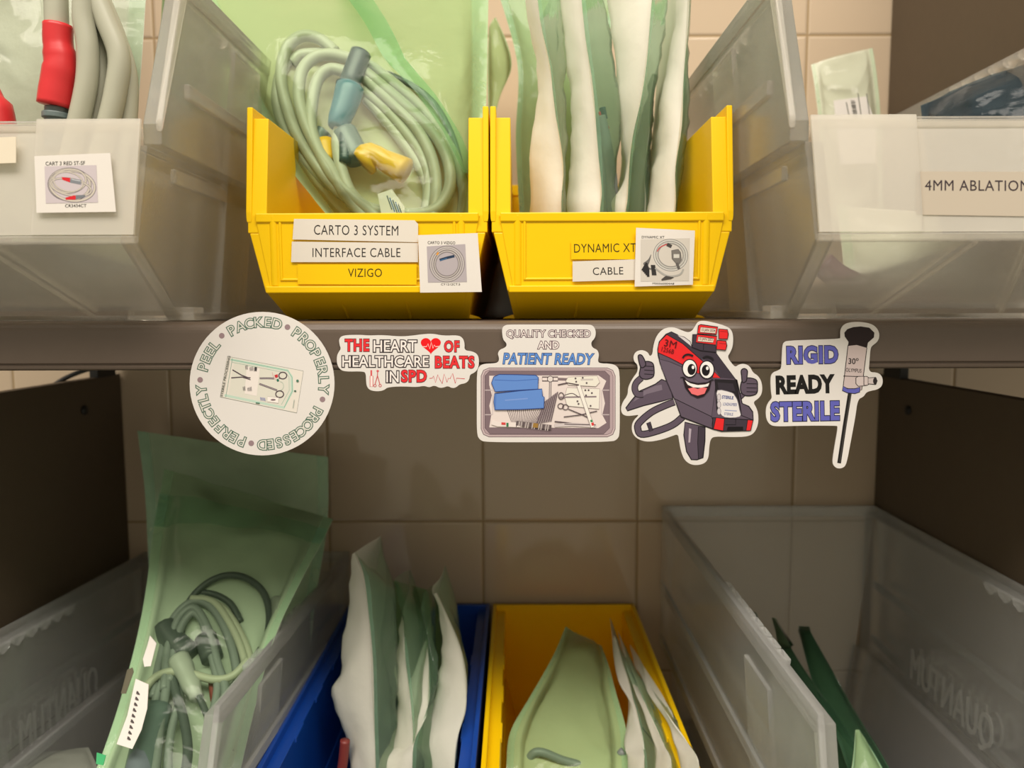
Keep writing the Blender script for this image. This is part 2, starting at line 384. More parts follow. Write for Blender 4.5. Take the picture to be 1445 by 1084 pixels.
YB = dict(W=.1385, L=.29, H=.123, hf=.0600, hb=.0165, rb=.032, ys=.008, th=.011, t=.0026, led=.006, step=.001, taper=.012)
CB = dict(W=.210, L=.372, H=.178, hf=.0945, hb=.0385, rb=.060, ys=.032, th=.009, t=.0028, led=.006, step=.007, taper=.012, clear=True)
BZ = .0006
bin_a = make_bin('yellow hopper bin with two white strips and a photo card, a cable pouch in it', -.0855, yb=.32, zb=BZ, mat=YELLOW, group='yellow plastic bins', **YB)
bin_b = make_bin('yellow hopper bin with one white strip and photo card, packed with upright pouches', .0555, yb=.32, zb=BZ, mat=YELLOW, group='yellow plastic bins', **YB)
bin_ul = make_bin('clear hopper bin at upper left with a red-tipped cable card on its front', -.2745, yb=.329, zb=BZ, mat=CLEAR, group='clear plastic bins', **CB)
bin_ur = make_bin('clear hopper bin at upper right with clear lettered tape on its front', .2355, yb=.327, zb=BZ, mat=CLEAR, group='clear plastic bins', **CB)
YL = dict(YB); YL.update(H=.127)
CL = dict(CB); CL.update(W=.205)
CR = dict(CB); CR.update(W=.208, H=.2262, L=.425)
bin_blue = make_bin('blue plastic bin on the lower shelf full of upright white and green pouches', -.0965, yb=.322, zb=ZL+.0006, mat=BLUE, group='lower shelf bins', **YL)
bin_y = make_bin('yellow plastic bin on the lower shelf with a leaning green pouch', .0470, yb=.322, zb=ZL+.0006, mat=YELLOW, group='lower shelf bins', **YL)
bin_ll = make_bin('clear bin at lower left with a cable-filled green pouch, tilted up at the front', -.2700, yb=.322, zb=ZL+.0006, mat=CLEAR_D, group='lower shelf bins', rot=(-.055, 0, 0), **CL)
bin_lr = make_bin('tall clear bin at lower right, mostly empty with dim green pouches at the bottom', .2475, yb=.322, zb=ZL+.0006, mat=CLEAR_D, group='lower shelf bins', **CR)

# ------------------------------------------------------------------ flat printed artwork
_tx = {}
def text_geo(s, off, sp=1.0):
    k = (s, off, sp)
    if k not in _tx:
        c = bpy.data.curves.new('t', 'FONT'); c.body = s; c.offset = off; c.resolution_u = 3; c.space_character = sp
        o = bpy.data.objects.new('t', c); COL.objects.link(o)
        dg = bpy.context.evaluated_depsgraph_get(); me = bpy.data.meshes.new_from_object(o.evaluated_get(dg))
        _tx[k] = ([(v.co.x, v.co.y) for v in me.vertices], [tuple(p.vertices) for p in me.polygons])
        bpy.data.objects.remove(o); bpy.data.curves.remove(c); bpy.data.meshes.remove(me)
    return _tx[k]

class Art:
    """flat print: source coordinates (ox + x/s, oy + y/s) of the photograph put on the plane y = Y"""
    def __init__(s, Y, ox=0, oy=0, sc_=1.0, step=6e-6):
        s.Y, s.ox, s.oy, s.s, s.step = Y, ox, oy, sc_, step
        s.mb = MB(); s.mats = []; s.layer = 0
    def M(s, x, y, lay): return P(s.ox + x/s.s, s.oy + y/s.s, s.Y - lay*s.step)
    def mi(s, c):
        m = c if isinstance(c, bpy.types.Material) else ink(c)
        if m not in s.mats: s.mats.append(m)
        return s.mats.index(m)
    def raw(s, pts, faces, c, lay):
        i = s.mi(c); b = len(s.mb.v)
        for x, y in pts: s.mb.v.append(s.M(x, y, lay))
        for f in faces: s.mb.face([b + k for k in f], i)
    def poly(s, pts, c, smooth=0, line=None, lw=4):
        s.layer += 1
        if smooth: pts = [(p.x, p.y) for p in catmull([(x, y, 0) for x, y in pts], smooth, True)]
        f = tessellate_polygon([[Vector((x, y, 0)) for x, y in pts]])
        s.raw(pts, f, c, s.layer)
        if line is not None: s.stroke(list(pts) + [pts[0]], lw, line)
    def stroke(s, pts, wd, c, smooth=0, same=False):
        if not same: s.layer += 1
        if smooth: pts = [(p.x, p.y) for p in catmull([(x, y, 0) for x, y in pts], smooth)]
        P2 = [Vector((x, y)) for x, y in pts]; n = len(P2); Lf = []; Rg = []
        for i, p in enumerate(P2):
            a = P2[max(i-1, 0)]; b = P2[min(i+1, n-1)]
            if i in (0, n-1) and (P2[0]-P2[-1]).length < 1e-6: a, b = P2[-2], P2[1]
            d = (b - a)
            if d.length < 1e-9: d = Vector((1, 0))
            d.normalize(); q = Vector((-d.y, d.x)) * wd/2
            Lf.append(tuple(p + q)); Rg.append(tuple(p - q))
        s.raw(Lf + Rg, [(i, i+1, n+i+1, n+i) for i in range(n-1)], c, s.layer)
    def ell(s, cx, cy, rx, ry, c, line=None, lw=4, n=36):
        s.poly([(cx + rx*math.cos(2*math.pi*k/n), cy + ry*math.sin(2*math.pi*k/n)) for k in range(n)], c, 0, line, lw)
    def ring(s, cx, cy, rx, ry, wd, c, rot=0, n=40, a0=0, a1=360):
        ca, sa = math.cos(rot), math.sin(rot); pts = []
        for k in range(n+1):
            a = math.radians(a0 + (a1-a0)*k/n); x, y = rx*math.cos(a), ry*math.sin(a)
            pts.append((cx + x*ca - y*sa, cy + x*sa + y*ca))
        s.stroke(pts, wd, c)
    def rect(s, x0, y0, x1, y1, c, line=None, lw=4): s.poly([(x0,y0),(x1,y0),(x1,y1),(x0,y1)], c, 0, line, lw)
    def text(s, t, x0, y0, x1, y1, c, off=0.0, ang=0, shear=0, sp=1.0, new=True):
        if new: s.layer += 1
        g0 = text_geo(t, 0.0, sp)[0]; v, f = text_geo(t, off, sp)
        ax, bx = min(p[0] for p in g0), max(p[0] for p in g0); ay, by = min(p[1] for p in g0), max(p[1] for p in g0)
        kx, ky = (x1-x0)/(bx-ax), (y1-y0)/(by-ay); mx, my = (x0+x1)/2, (y0+y1)/2; a = math.radians(ang); pts = []
        for gx, gy in v:
            X = (gx-(ax+bx)/2)*kx; Yv = (gy-(ay+by)/2)*ky; X += shear*Yv
            pts.append((mx + X*math.cos(a) + Yv*math.sin(a), my - (-X*math.sin(a) + Yv*math.cos(a))))
        s.raw(pts, f, c, s.layer)
    def outlined(s, t, x0, y0, x1, y1, fill, line, o1=.02, o2=.045, **k):
        s.text(t, x0, y0, x1, y1, line, o2, **k); s.text(t, x0, y0, x1, y1, fill, o1, **k)
    def char(s, ch, cx, cy, h, ang, c, off=0, new=True):
        if new: s.layer += 1
        g0 = text_geo(ch, 0.0)[0]; v, f = text_geo(ch, off)
        ax, bx = min(p[0] for p in g0), max(p[0] for p in g0); ay, by = min(p[1] for p in g0), max(p[1] for p in g0)
        k = h/(by-ay); a = math.radians(ang)
        s.raw([(cx + ((gx-(ax+bx)/2)*k)*math.cos(a) + ((gy-(ay+by)/2)*k)*math.sin(a),
                cy - (-((gx-(ax+bx)/2)*k)*math.sin(a) + ((gy-(ay+by)/2)*k)*math.cos(a))) for gx, gy in v], f, c, s.layer)
    def build(s, name, parent, wroot=None):
        wroot = wroot or parent
        b = s.mb; me = bpy.data.meshes.new(name); inv = wroot.location
        me.from_pydata([tuple(p - inv) for p in b.v], [], b.f)
        for m in s.mats: me.materials.append(m)
        for p, m in zip(me.polygons, b.m): p.material_index = m
        me.update(); o = bpy.data.objects.new(name, me); COL.objects.link(o); o.parent = parent
        return o
def plate(name, pts, Y, th, mat, root, ox=0, oy=0, s=1.0, smooth=0, bevel=0):
    """die-cut sheet of real thickness th whose back lies on y = Y"""
    for _ in range(2 if smooth else 0):
        pts = [q_ for a_, b_ in zip(pts, pts[1:] + pts[:1]) for q_ in ((a_[0]*.75 + b_[0]*.25, a_[1]*.75 + b_[1]*.25), (a_[0]*.25 + b_[0]*.75, a_[1]*.25 + b_[1]*.75))]
    A = [P(ox + x/s, oy + y/s, Y) for x, y in pts]; B = [p + Vector((0, -th, 0)) for p in A]
    b = MB(); n = len(A); tri = tessellate_polygon([[Vector((x, y, 0)) for x, y in pts]])
    ia = [b.vert(p) for p in A]; ib = [b.vert(p) for p in B]
    for t in tri: b.face([ib[k] for k in t]); b.face([ia[k] for k in t][::-1])
    for k in range(n): b.face((ia[k], ia[(k+1)%n], ib[(k+1)%n], ib[k]))
    r2 = root
    me = bpy.data.meshes.new(name); me.from_pydata([tuple(p - root.location) for p in b.v], [], b.f); me.materials.append(mat)
    bm = bmesh.new(); bm.from_mesh(me); bmesh.ops.recalc_face_normals(bm, faces=bm.faces); bm.to_mesh(me); bm.free()
    o = bpy.data.objects.new(name, me); COL.objects.link(o); o.parent = root; return o

INKT = (38, 34, 34)
def strip(root, Y, pts, txt, box, ang=0, mat=TAPE, col=INKT, off=0.0):
    o = plate('label_strip', pts, Y, .00025, mat, root)
    a = Art(Y - .00026); a.text(txt, *box, col, off, ang, sp=1.08); a.build('lettering', o, root); return o
def sub(o, parent): o.parent = parent

# ---- labels on yellow bin A
YA = .03 - .0011
FA = .32 - .29 - .0007
strip(bin_a, FA-.0008, [(415,309),(585,311),(590,316),(590,342),(413,338)], 'CARTO 3 SYSTEM', (443,318,562,332), .6)
strip(bin_a, FA-.0008, [(412,341),(590,343),(590,370),(411,370)], 'INTERFACE CABLE', (441,350,565,363), 0)
o = plate('label_strip', [(420,373),(588,373),(588,402),(420,401)], FA-.0008, .00012, YELLOW, bin_a)
a = Art(FA-.00095); a.text('VIZIGO', 491, 379, 539, 391, (60,52,10), 0, sp=1.05); a.build('lettering', o, bin_a)
card = plate('photo_card', [(590,332),(674,329),(680,412),(593,413)], FA-.0030, .0003, CARD, bin_a)
a = Art(FA-.0034, 400, 300, 4.983); a.text('CARTO 3 VIZIGO', 1014, 202, 1208, 222, INKT, 0, .5); a.build('lettering', card, bin_a); a = Art(FA-.0034, 400, 300, 4.983); a.text('CY1212CT.5', 1108, 497, 1242, 512, INKT, 0); a.build('lettering', card, bin_a)
a = Art(FA-.0034, 400, 300, 4.983)
a.poly([(1008,238),(1278,222),(1290,488),(1016,492)], (178,170,176))
for k, (rx, ry, wd, c) in enumerate(((118,122,13,(120,112,116)),(116,120,8,(190,184,182)),(104,108,9,(140,132,134)),(100,106,6,(200,194,190)),(92,98,8,(126,118,120)),(86,92,6,(190,184,180)),(80,84,6,(134,126,128)))):
    a.ring(1150, 362, rx, ry, wd, c, .2)
a.stroke([(1098,334),(1150,318),(1202,306)], 18, (40,58,84)); a.stroke([(1100,338),(1150,322)], 8, (60,100,140)); a.stroke([(1078,298),(1090,280)], 12, (220,150,60))
a.build('photo_print', card, bin_a)
# ---- labels on yellow bin B
o = plate('label_strip', [(806,340),(898,338),(898,366),(806,366)], FA-.0008, .00012, YELLOW, bin_b)
a = Art(FA-.00095, 790, 310, 6.881); a.text('DYNAMIC XT', 138, 232, 740, 318, (60,54,14), 0, -.8, sp=1.06); a.build('lettering', o, bin_b)
o = plate('label_strip', [(808,369),(900,366),(900,395),(808,397.5)], FA-.0012, .00025, TAPE, bin_b)
a = Art(FA-.00148, 790, 310, 6.881); a.text('CABLE', 320, 462, 616, 536, INKT, 0, -1.2, sp=1.06); a.build('lettering', o, bin_b)
card = plate('photo_card', [(897.5,321.5),(980.5,325.5),(977.5,402),(895.5,404.5)], FA-.0026, .0003, CARD, bin_b)
a = Art(FA-.0030, 790, 310, 6.881); a.text('DYNAMIC XT', 796, 158, 1016, 182, INKT, 0, .4); a.build('lettering', card, bin_b); a = Art(FA-.0030, 790, 310, 6.881); a.text('M00560004A8', 900, 612, 1110, 630, INKT, 0, .4); a.build('lettering', card, bin_b)
a = Art(FA-.0030, 790, 310, 6.881)
a.poly([(786,192),(1262,180),(1254,596),(784,600)], (206,200,192))
for rx, ry, wd, c in ((160,146,20,(120,120,120)),(158,144,13,(205,203,198)),(138,126,18,(128,128,126)),(136,124,11,(198,196,190)),(122,112,8,(140,138,136))): a.ring(1076, 345, rx, ry, wd, c, .25)
a.stroke([(945,310),(975,268),(1050,235)], 10, (190,70,70), 4); a.stroke([(1040,240),(1085,262)], 34, (70,66,64))
a.poly([(1085,300),(1150,288),(1172,320),(1180,390),(1150,440),(1120,415),(1090,380)], (120,116,112), 0, (90,86,84), 6); a.rect(1105, 335, 1160, 372, (206,204,198))
a.stroke([(1135,420),(1158,480)], 26, (96,92,90))
for k in range(7): a.stroke([(885-k*4, 340+k*10),(860-k*8, 430),(812+k*14, 485)], 7, (110,108,106), 4)
for k in range(5): a.stroke([(845+k*3, 420+k*14),(802+k*14, 495+k*15)], 24, (44,42,42))
for k in range(3): a.stroke([(890+k*14, 440),(902+k*15, 540)], 14, (52,50,50))
a.stroke([(925,470),(1040,545),(1160,535),(1200,480)], 16, (170,168,164), 5); a.poly([(985,580),(1030,545),(1110,560),(1080,578),(990,592)], (76,72,70))
a.build('photo_print', card, bin_b)
# ---- labels on the clear bins
FU = .329 - .372
card = plate('photo_card', [(49,220.5),(156,216),(164,299),(52,300.5)], FU-.0040, .0003, CARD, bin_ul)
a = Art(FU-.0044, 40, 210, 10.32); a.text('CART 3 RED ST-SF', 250, 183, 825, 238, INKT, 0, -1); a.build('lettering', card, bin_ul); a = Art(FU-.0044, 40, 210, 10.32); a.text('CR3434CT', 535, 806, 845, 852, INKT, 0, -.5); a.build('lettering', card, bin_ul)
a = Art(FU-.0044, 40, 210, 10.32)
a.poly([(235,255),(990,238),(1012,782),(255,795)], (200,190,196))
for cx, cy, rx, ry, wd, c, ro in ((600,520,300,225,44,(116,110,116),.05),(600,518,298,223,30,(196,188,178),.05),(640,540,330,220,40,(124,118,122),.15),(640,538,328,218,26,(204,196,184),.15),(590,470,250,170,34,(130,124,128),-.1),(590,468,249,169,22,(200,192,180),-.1),(620,560,300,120,30,(126,120,122),.2),(620,558,299,119,19,(202,194,184),.2),(580,480,215,140,22,(140,134,134),.2),(580,478,214,139,14,(206,198,186),.2)): a.ring(cx, cy, rx, ry, wd, c, ro)
a.poly([(485,412),(610,425),(605,490),(495,450)], (212,44,52)); a.poly([(612,432),(770,452),(765,522),(606,490)], (130,134,142)); a.poly([(630,440),(760,462),(758,475),(630,452)], (190,194,200))
a.poly([(540,712),(660,680),(690,682),(690,740),(545,742)], (212,44,52)); a.poly([(692,676),(828,672),(828,700),(690,738)], (120,124,132))
a.build('photo_print', card, bin_ul)
plate('label_strip', [(-40,196),(23,193),(23,230),(-40,232)], FU-.0040, .0003, paper_mat('cream_tape', (.80, .72, .58), .05, .05), bin_ul)
FR = .327 - .372
o = plate('label_strip', [(1293,242),(1560,243),(1560,307),(1293,303)], FR-.0012, .00012, paper_mat('clear_label_tape', (.56, .49, .40), .05, .03), bin_ur)
a = Art(FR-.0014, 1245, 180, 7.225); a.text('4MM ABLATION', 436, 537, 1500, 645, (62,52,58), 0, .3, sp=1.08); a.build('lettering', o, bin_ur)
# embossed maker's word on the outer walls of the clear bins
def emboss(root, s, W, H, y0, y1, z0, z1):
    v, f = text_geo('QUANTUM', 0.0, 1.05); ax, bx = min(p[0] for p in v), max(p[0] for p in v); ay, by = min(p[1] for p in v), max(p[1] for p in v)
    b = MB()
    for gx, gy in v:
        k = (gx-ax)/(bx-ax); yy = y0 + (y1-y0)*k
        b.v.append(Vector((s*(W/2 - .0045), yy, z0 + (z1-z0)*(gy-ay)/(by-ay))))
    for q in f: b.face(q)
    o = b.build('embossed_lettering', EMB, root, fix=False)
    so = o.modifiers.new('solid', 'SOLIDIFY'); so.thickness = .0012; so.offset = 0
EMB = clear_plastic('embossed_polypropylene', (.9,.92,.92), (.95,.95,.94), .8)
emboss(bin_lr, 1, .208+.002, .2262, -.205, -.088, .088, .120)
emboss(bin_ll, -1, .205+.002, .178, -.10, -.205, .074, .104)

# ------------------------------------------------------------------ pouches
def fbm(p, s, seed): return noise.noise(Vector(p)*s + Vector((seed*3.7, seed*1.3, seed*7.1)))
def ridge(p, s, seed): return 1 - abs(noise.noise(Vector(p)*s + Vector((seed*5.1, 3.3, seed*2.2))))*2
def lens_pouch(label, group, R, Lp, F, dB=.085, paper=PAPER, filmm=FILM_T, seed=1, wr=.0024, name='sterilization_pouch', B=None, cat='pouch'):
    """pouch seen edge on: front seam R, paper side swelling out to Lp, film side swelling out to F, both meeting at a rear seam"""
    nv, nu = 34, 16
    Rr, Ll, Ff = resample(R, nv), resample(Lp, nv), resample(F, nv)
    Bk = resample(B, nv) if B else [(a + c)/2 + Vector((0, dB, 0)) for a, c in zip(Ll, Ff)]
    root = thing(name, label, cat, tuple(Rr[0]), group)
    def sheet(S, nm, mat, k, fold):
        rows = []
        for j in range(nv):
            r = []
            for i in range(nu+1):
                t = i/nu
                c = resample([Rr[j], S[j], Bk[j]], 3)
                # quadratic through the three points
                p = Rr[j]*((1-t)*(1-2*t)) + S[j]*(4*t*(1-t)) + Bk[j]*(t*(2*t-1)) if False else (Rr[j].lerp(S[j], min(t*2,1)) if t <= .5 else S[j].lerp(Bk[j], t*2-1))
                q = Rr[j]*((1-t)**2) + (2*S[j] - (Rr[j]+Bk[j])/2)*(2*t*(1-t)) + Bk[j]*(t*t)
                p = p.lerp(q, .35)
                e = math.sin(math.pi*t)
                d = wr*e*(fbm(p, 28, seed+k) + .7*ridge((p.x, p.y*.5, p.z*1.4), 45, seed+k) - .5)
                r.append(p + Vector((d*.9*(1 if k else -1), -abs(d)*.35, d*.25)))
            rows.append(r)
        b = MB(); b.grid(rows); return b.build(nm, mat, root, True, fix=False)
    sheet(Ll, 'paper_sheet', paper, 0, 1); sheet(Ff, 'film_sheet', filmm, 1, 1)
    # crimped seal along the front seam
    b = MB(); rows = []
    for j in range(nv):
        d = Vector((Rr[j].x*.0, -.004, 0)); wv = .0006*math.sin(j*.5 + seed)
        rows.append([Rr[j], Rr[j] + d*.5 + Vector((wv*.5, 0, 0)), Rr[j] + d + Vector((wv, 0, 0))])
    b.grid(rows); b.build('seal_edge', paper, root, True, fix=False)
    return root
def flat_pouch(label, group, Le, Re, bf=.012, bb=.006, filmm=FILM, paper=PAPER, seed=1, wr=.003, seal=.07, name='sterilization_pouch', nv=44, nu=36, curl=0.0):
    """pouch facing the viewer: film in front, paper behind, sealed along both long edges (bottom to top edge lists)"""
    A, B = resample(Le, nv), resample(Re, nv)
    root = thing(name, label, 'pouch', tuple((A[0] + B[0])/2), group)
    def pos(i, j, side):
        u, v = i/nu, j/(nv-1); p = A[j].lerp(B[j], u)
        ax = (B[j]-A[j]); ay = A[min(j+1, nv-1)] - A[max(j-1, 0)]; n = ax.cross(ay).normalized()
        if n.y > 0: n = -n
        e = max(0, min(1, (u-seal)/(.5-seal) if u < .5 else (1-seal-u)/(.5-seal)))
        e = math.sin(e*math.pi/2)**.5
        ev = min(1, max(0, v/.12)) * min(1, max(0, (1-v)/.22)); ev = ev*ev*(3-2*ev)
        amt = (bf if side else -bb)*e*ev
        wv = wr*(fbm(p, 14, seed) + .6*(ridge((p.x*1.2+p.z*.5, p.y, p.z*.6), 22, seed)-.4))*(.25 + .75*e)
        wv += curl*math.sin(u*math.pi)*(v**2)
        if side: wv += .4*wr*ridge((p.x+p.z, p.y, p.x-p.z), 40, seed+9)*e
        return p + n*(amt + wv + (.0006 if side else 0))
    for side, nm, mat in ((1, 'film_sheet', filmm), (0, 'paper_sheet', paper)):
        b = MB(); b.grid([[pos(i, j, side) for i in range(nu+1)] for j in range(nv)]); b.build(nm, mat, root, True, fix=False)
    root['_p'] = 0; del root['_p']
    return root, pos
def cv(ox, oy, s, pts, Y0, Y1):
    """crop points (bottom to top) to world, depth running from Y0 at the bottom to Y1 at the top"""
    n = len(pts)
    return [P(ox + x/s, oy + y/s, Y0 + (Y1-Y0)*i/(n-1)) for i, (x, y) in enumerate(pts)]

# --- upper yellow bin B: pouches standing on edge
GB = 'upright pouches in the upper yellow bin'
def pb(label, L_, R_, F_, y0=.068, y1=.10, dl=.022, seed=1, **k):
    ex = lambda pts: [(pts[0][0]*.75 + 100, 985)] + pts
    Z = (660, 0, 2.357)
    R3 = cv(*Z, ex(R_), y0, y1); L3 = cv(*Z, ex(L_), y0+dl, y1+dl); F3 = cv(*Z, ex(F_), y0+dl, y1+dl)
    for q in (R3, L3, F3):
        q[0].z = max(q[0].z, .012)
    return lens_pouch(label, GB, R3, L3, F3, seed=seed, **k)
lens_far = flat_pouch('green pouch at the back of the upper yellow bin, its corner against the tiles', GB,
    [P(735,330,.20), P(728,200,.21), P(730,90,.22), P(700,-20,.23)], [P(860,330,.20), P(850,200,.21), P(850,90,.22), P(880,-20,.23)], .006, .004, filmm=FILM_T, paper=PAPER_G, seed=31)
pb('leftmost upright pouch in the upper yellow bin, narrow grey-white paper side', [(205,720),(205,560),(222,380),(228,250),(205,80),(185,-80)], [(312,720),(314,560),(292,380),(275,250),(245,100),(225,-80)], [(328,720),(328,560),(333,380),(330,250),(325,120),(305,-80)], seed=2)
pb('upright pouch with a bright white crumpled paper side, second from left', [(330,720),(332,620),(345,480),(335,300),(318,130),(290,-80)], [(438,720),(440,620),(432,480),(412,300),(392,130),(370,-80)], [(505,720),(495,600),(505,450),(495,250),(475,130),(440,-80)], seed=3, filmm=FILM_T)
pb('upright pouch with a wide white top tapering to a yellowish tail, in upper yellow bin', [(475,720),(482,660),(522,590),(515,480),(498,300),(480,100),(445,-80)], [(520,720),(528,640),(545,480),(572,330),(598,150),(612,0),(615,-80)], [(590,720),(592,600),(605,440),(630,300),(655,130),(668,0),(672,-80)], seed=4, filmm=FILM_T)
pb('thin grey pouch squeezed between two white pouches in the upper yellow bin', [(535,720),(548,600),(570,480),(585,400),(600,300),(608,250)], [(584,720),(588,600),(595,480),(602,400),(610,300),(614,250)], [(600,720),(604,600),(610,480),(616,400),(620,300),(622,250)], y0=.085, y1=.115, seed=5, paper=paper_mat('grey_paper', (.48,.50,.44)))
pb('rightmost upright pouch in the upper yellow bin with cream yellowish paper', [(600,720),(617,560),(632,420),(655,280),(680,100),(692,-80)], [(682,720),(690,560),(705,420),(716,280),(726,100),(735,-80)], [(697,720),(722,560),(734,420),(736,280),(737,100),(742,-80)], seed=6, dl=.018)

def cable_thing(label, pieces, group=None, name='cable', loc=None):
    """pieces: (part name, material, world path, radius)"""
    first = pieces[0][2][0]
    root = thing(name, label, 'cable', tuple(loc or first), group)
    for pn, mat, path, rad in pieces:
        b = MB(); b.tube(path, rad, 12); b.build(pn, mat, root, True)
    return root
def path(pts, Y, n=8, closed=False):
    """pts of (px, py) or (px, py, dY)"""
    return catmull([P(p[0], p[1], (Y(p[1]) if callable(Y) else Y) + (p[2] if len(p) > 2 else 0)) for p in pts], n, closed)

# cables inside pouch two of bin B
cable_thing('dark grey cable seen through green film in the upper yellow bin', [
    ('wire', CABLE_M, path([(866,330),(862,250),(852,190),(846,165)], .104), .0042),
    ('wire', CABLE_M, path([(852,330),(850,240),(846,180)], .106), .0040),
    ('wire', RED, path([(846,158),(852,170),(858,182)], .104), .0012),
    ('connector', TEAL_D, path([(850,152),(853,168)], .104), .0022)])

# --- upper yellow bin A: big pouch with coiled cable
ya = lambda py: .090 + (305-py)*.00018
LeA = [P(512,418,.088), P(478,330,ya(330)), P(442,280,ya(280)-.004), P(405,232,ya(232)-.008), P(352,145,ya(145)-.008), P(310,60,ya(60)-.01), P(262,-40,ya(-40))]
ReA = [P(636,418,.088), P(664,330,ya(330)), P(672,280,ya(280)), P(680,230,ya(232)), P(686,150,ya(150)), P(688,60,ya(60)), P(690,-40,ya(-40))]
lpA, posA = flat_pouch('large green-filmed pouch holding a coiled cable, leaning in the upper left yellow bin', None, LeA, ReA, .022, .012, paper=PAPER_G, seed=12, wr=.0024, seal=.05)
def band(root, pos, name, mat, js, us, wd, nu=36):
    rows = []
    for j in range(js[0], js[-1]+1):
        k = max(q_ for q_ in range(len(js)-1) if js[q_] <= j); t = (j-js[k])/(js[k+1]-js[k]); u = us[k]+(us[k+1]-us[k])*t
        rows.append([pos(max(0, min(1, u + wd*(h-.5)))*nu, j, 1) + Vector((0, -.0009 - .0012*math.sin(h*math.pi), 0)) for h in (0, .25, .5, .75, 1)])
    b = MB(); b.grid(rows); return b.build(name, mat, root, True, fix=False)
FOLD = film('folded_green_film', (.66, .90, .68), (.36, .66, .38), .28, .34)
band(lpA, posA, 'film_fold', FOLD, [19, 24, 32, 43], [.955, .85, .64, .50], .085)
yc = lambda py: ya(py) - .003
CZ = (280, 0, 2.357)
def cz(pts): return [(280 + p[0]/2.357, p[1]/2.357) + tuple(p[2:]) for p in pts]
coil = []
def wire(pts, dy=0, mat=CABLE_G, r=.0040, closed=False): coil.append(('wire', mat, path([(p[0], p[1], (p[2] if len(p) > 2 else 0) + dy) for p in cz(pts)], yc, 9, closed), r))
wire([(455,172),(400,128),(340,122),(292,165),(275,250),(290,340),(330,450),(400,560),(470,640),(560,690),(680,712),(780,700),(830,640),(835,560),(800,470),(730,390),(640,310),(555,240)], -.002)
wire([(520,200),(450,182),(390,190),(345,235),(335,320),(360,420),(410,520),(450,590),(520,660),(590,720,.004),(640,790,.005)], -.006)
wire([(490,240),(440,230),(400,260),(380,330),(375,420),(400,500),(440,560),(490,650),(545,715,.004),(590,780,.006)], -.006)
wire([(300,190),(270,260),(262,340),(285,430),(340,520),(420,600),(500,660),(580,740)], .003)
wire([(310,210),(340,185),(400,180),(460,185),(560,215),(640,270),(720,340),(790,420),(850,520),(880,620),(880,700),(860,790)], .004)
wire([(555,262),(640,340),(720,420),(770,510),(790,600),(785,690),(760,790)], -.001)
wire([(550,300),(620,360),(690,440),(745,520),(770,600),(760,690),(735,790)], .003)
wire([(560,330),(640,420),(700,500),(745,570),(765,650),(740,780)], .006)
wire([(470,425),(462,480),(475,560),(500,630),(530,672,.004),(575,760,.006)], -.006)
wire([(560,240),(640,250),(760,320),(830,420),(870,540),(875,640)], .007, CABLE_D, .0022)
wire([(420,440),(400,470),(430,520)], .004, GREY_C, .006)
coil += [('connector', TEAL_D, path(cz([(540,178,-.008),(520,230,-.008),(498,290,-.008)]), yc, 4), [.0072]*8 + [.0088]),
         ('connector', TEAL_B, path(cz([(505,290,-.008),(490,340,-.008),(470,395,-.008),(458,425,-.008)]), yc, 3), [.0092,.0096,.0094,.0088,.0086,.008,.0078,.007,.0064,.0055]),
         ('connector', GREY_C, path(cz([(485,440,-.004),(505,480,-.004),(530,530,-.004)]), yc, 4), .0085),
         ('connector', TEAL_D, path(cz([(482,430,-.009),(488,480,-.009),(488,540,-.009)]), yc, 4), .004),
         ('strain_relief', YEL_R, path(cz([(545,545,-.005),(580,520,-.006),(630,540,-.006),(690,570,-.006)]), yc, 3), [.0095,.0098,.010,.009,.0075,.007,.0075,.008,.0086,.0088]),
         ('strain_relief', YEL_R, path(cz([(420,470,-.001),(430,540,-.001)]), yc, 4), .006)]
cable_thing('coil of beige-grey cable with dark teal, blue and yellow connectors inside the large green pouch', coil)
b = thing('paper_tag', 'small white printed tag inside the green pouch at the bottom of the coil', 'tag', tuple(P(553,300,ya(300)-.014)))
def tag_plate(root, pts, Y): return plate('tag', pts, Y, .0003, CARD, root)
tg = tag_plate(b, [(533,274),(553,267),(571,292),(571,318),(541,318)], ya(300)-.0125)
a = Art(ya(300)-.0129)
for k in range(5): a.stroke([(546+k*4, 276+k*3),(553+k*4, 296+k*3)], 1.6, (80,110,170) if k % 2 else (90,100,110))
a.build('print', b)

# green pouch edge behind bins A and B
flat_pouch('blurred pale green pouch standing behind the two upper yellow bins', None, [P(690,300,.262), P(690,200,.265), P(688,100,.27), P(690,40,.275)], [P(698,300,.262), P(700,160,.265), P(722,90,.27), P(700,25,.275)], .005, .004, paper=PAPER_G, seed=17)

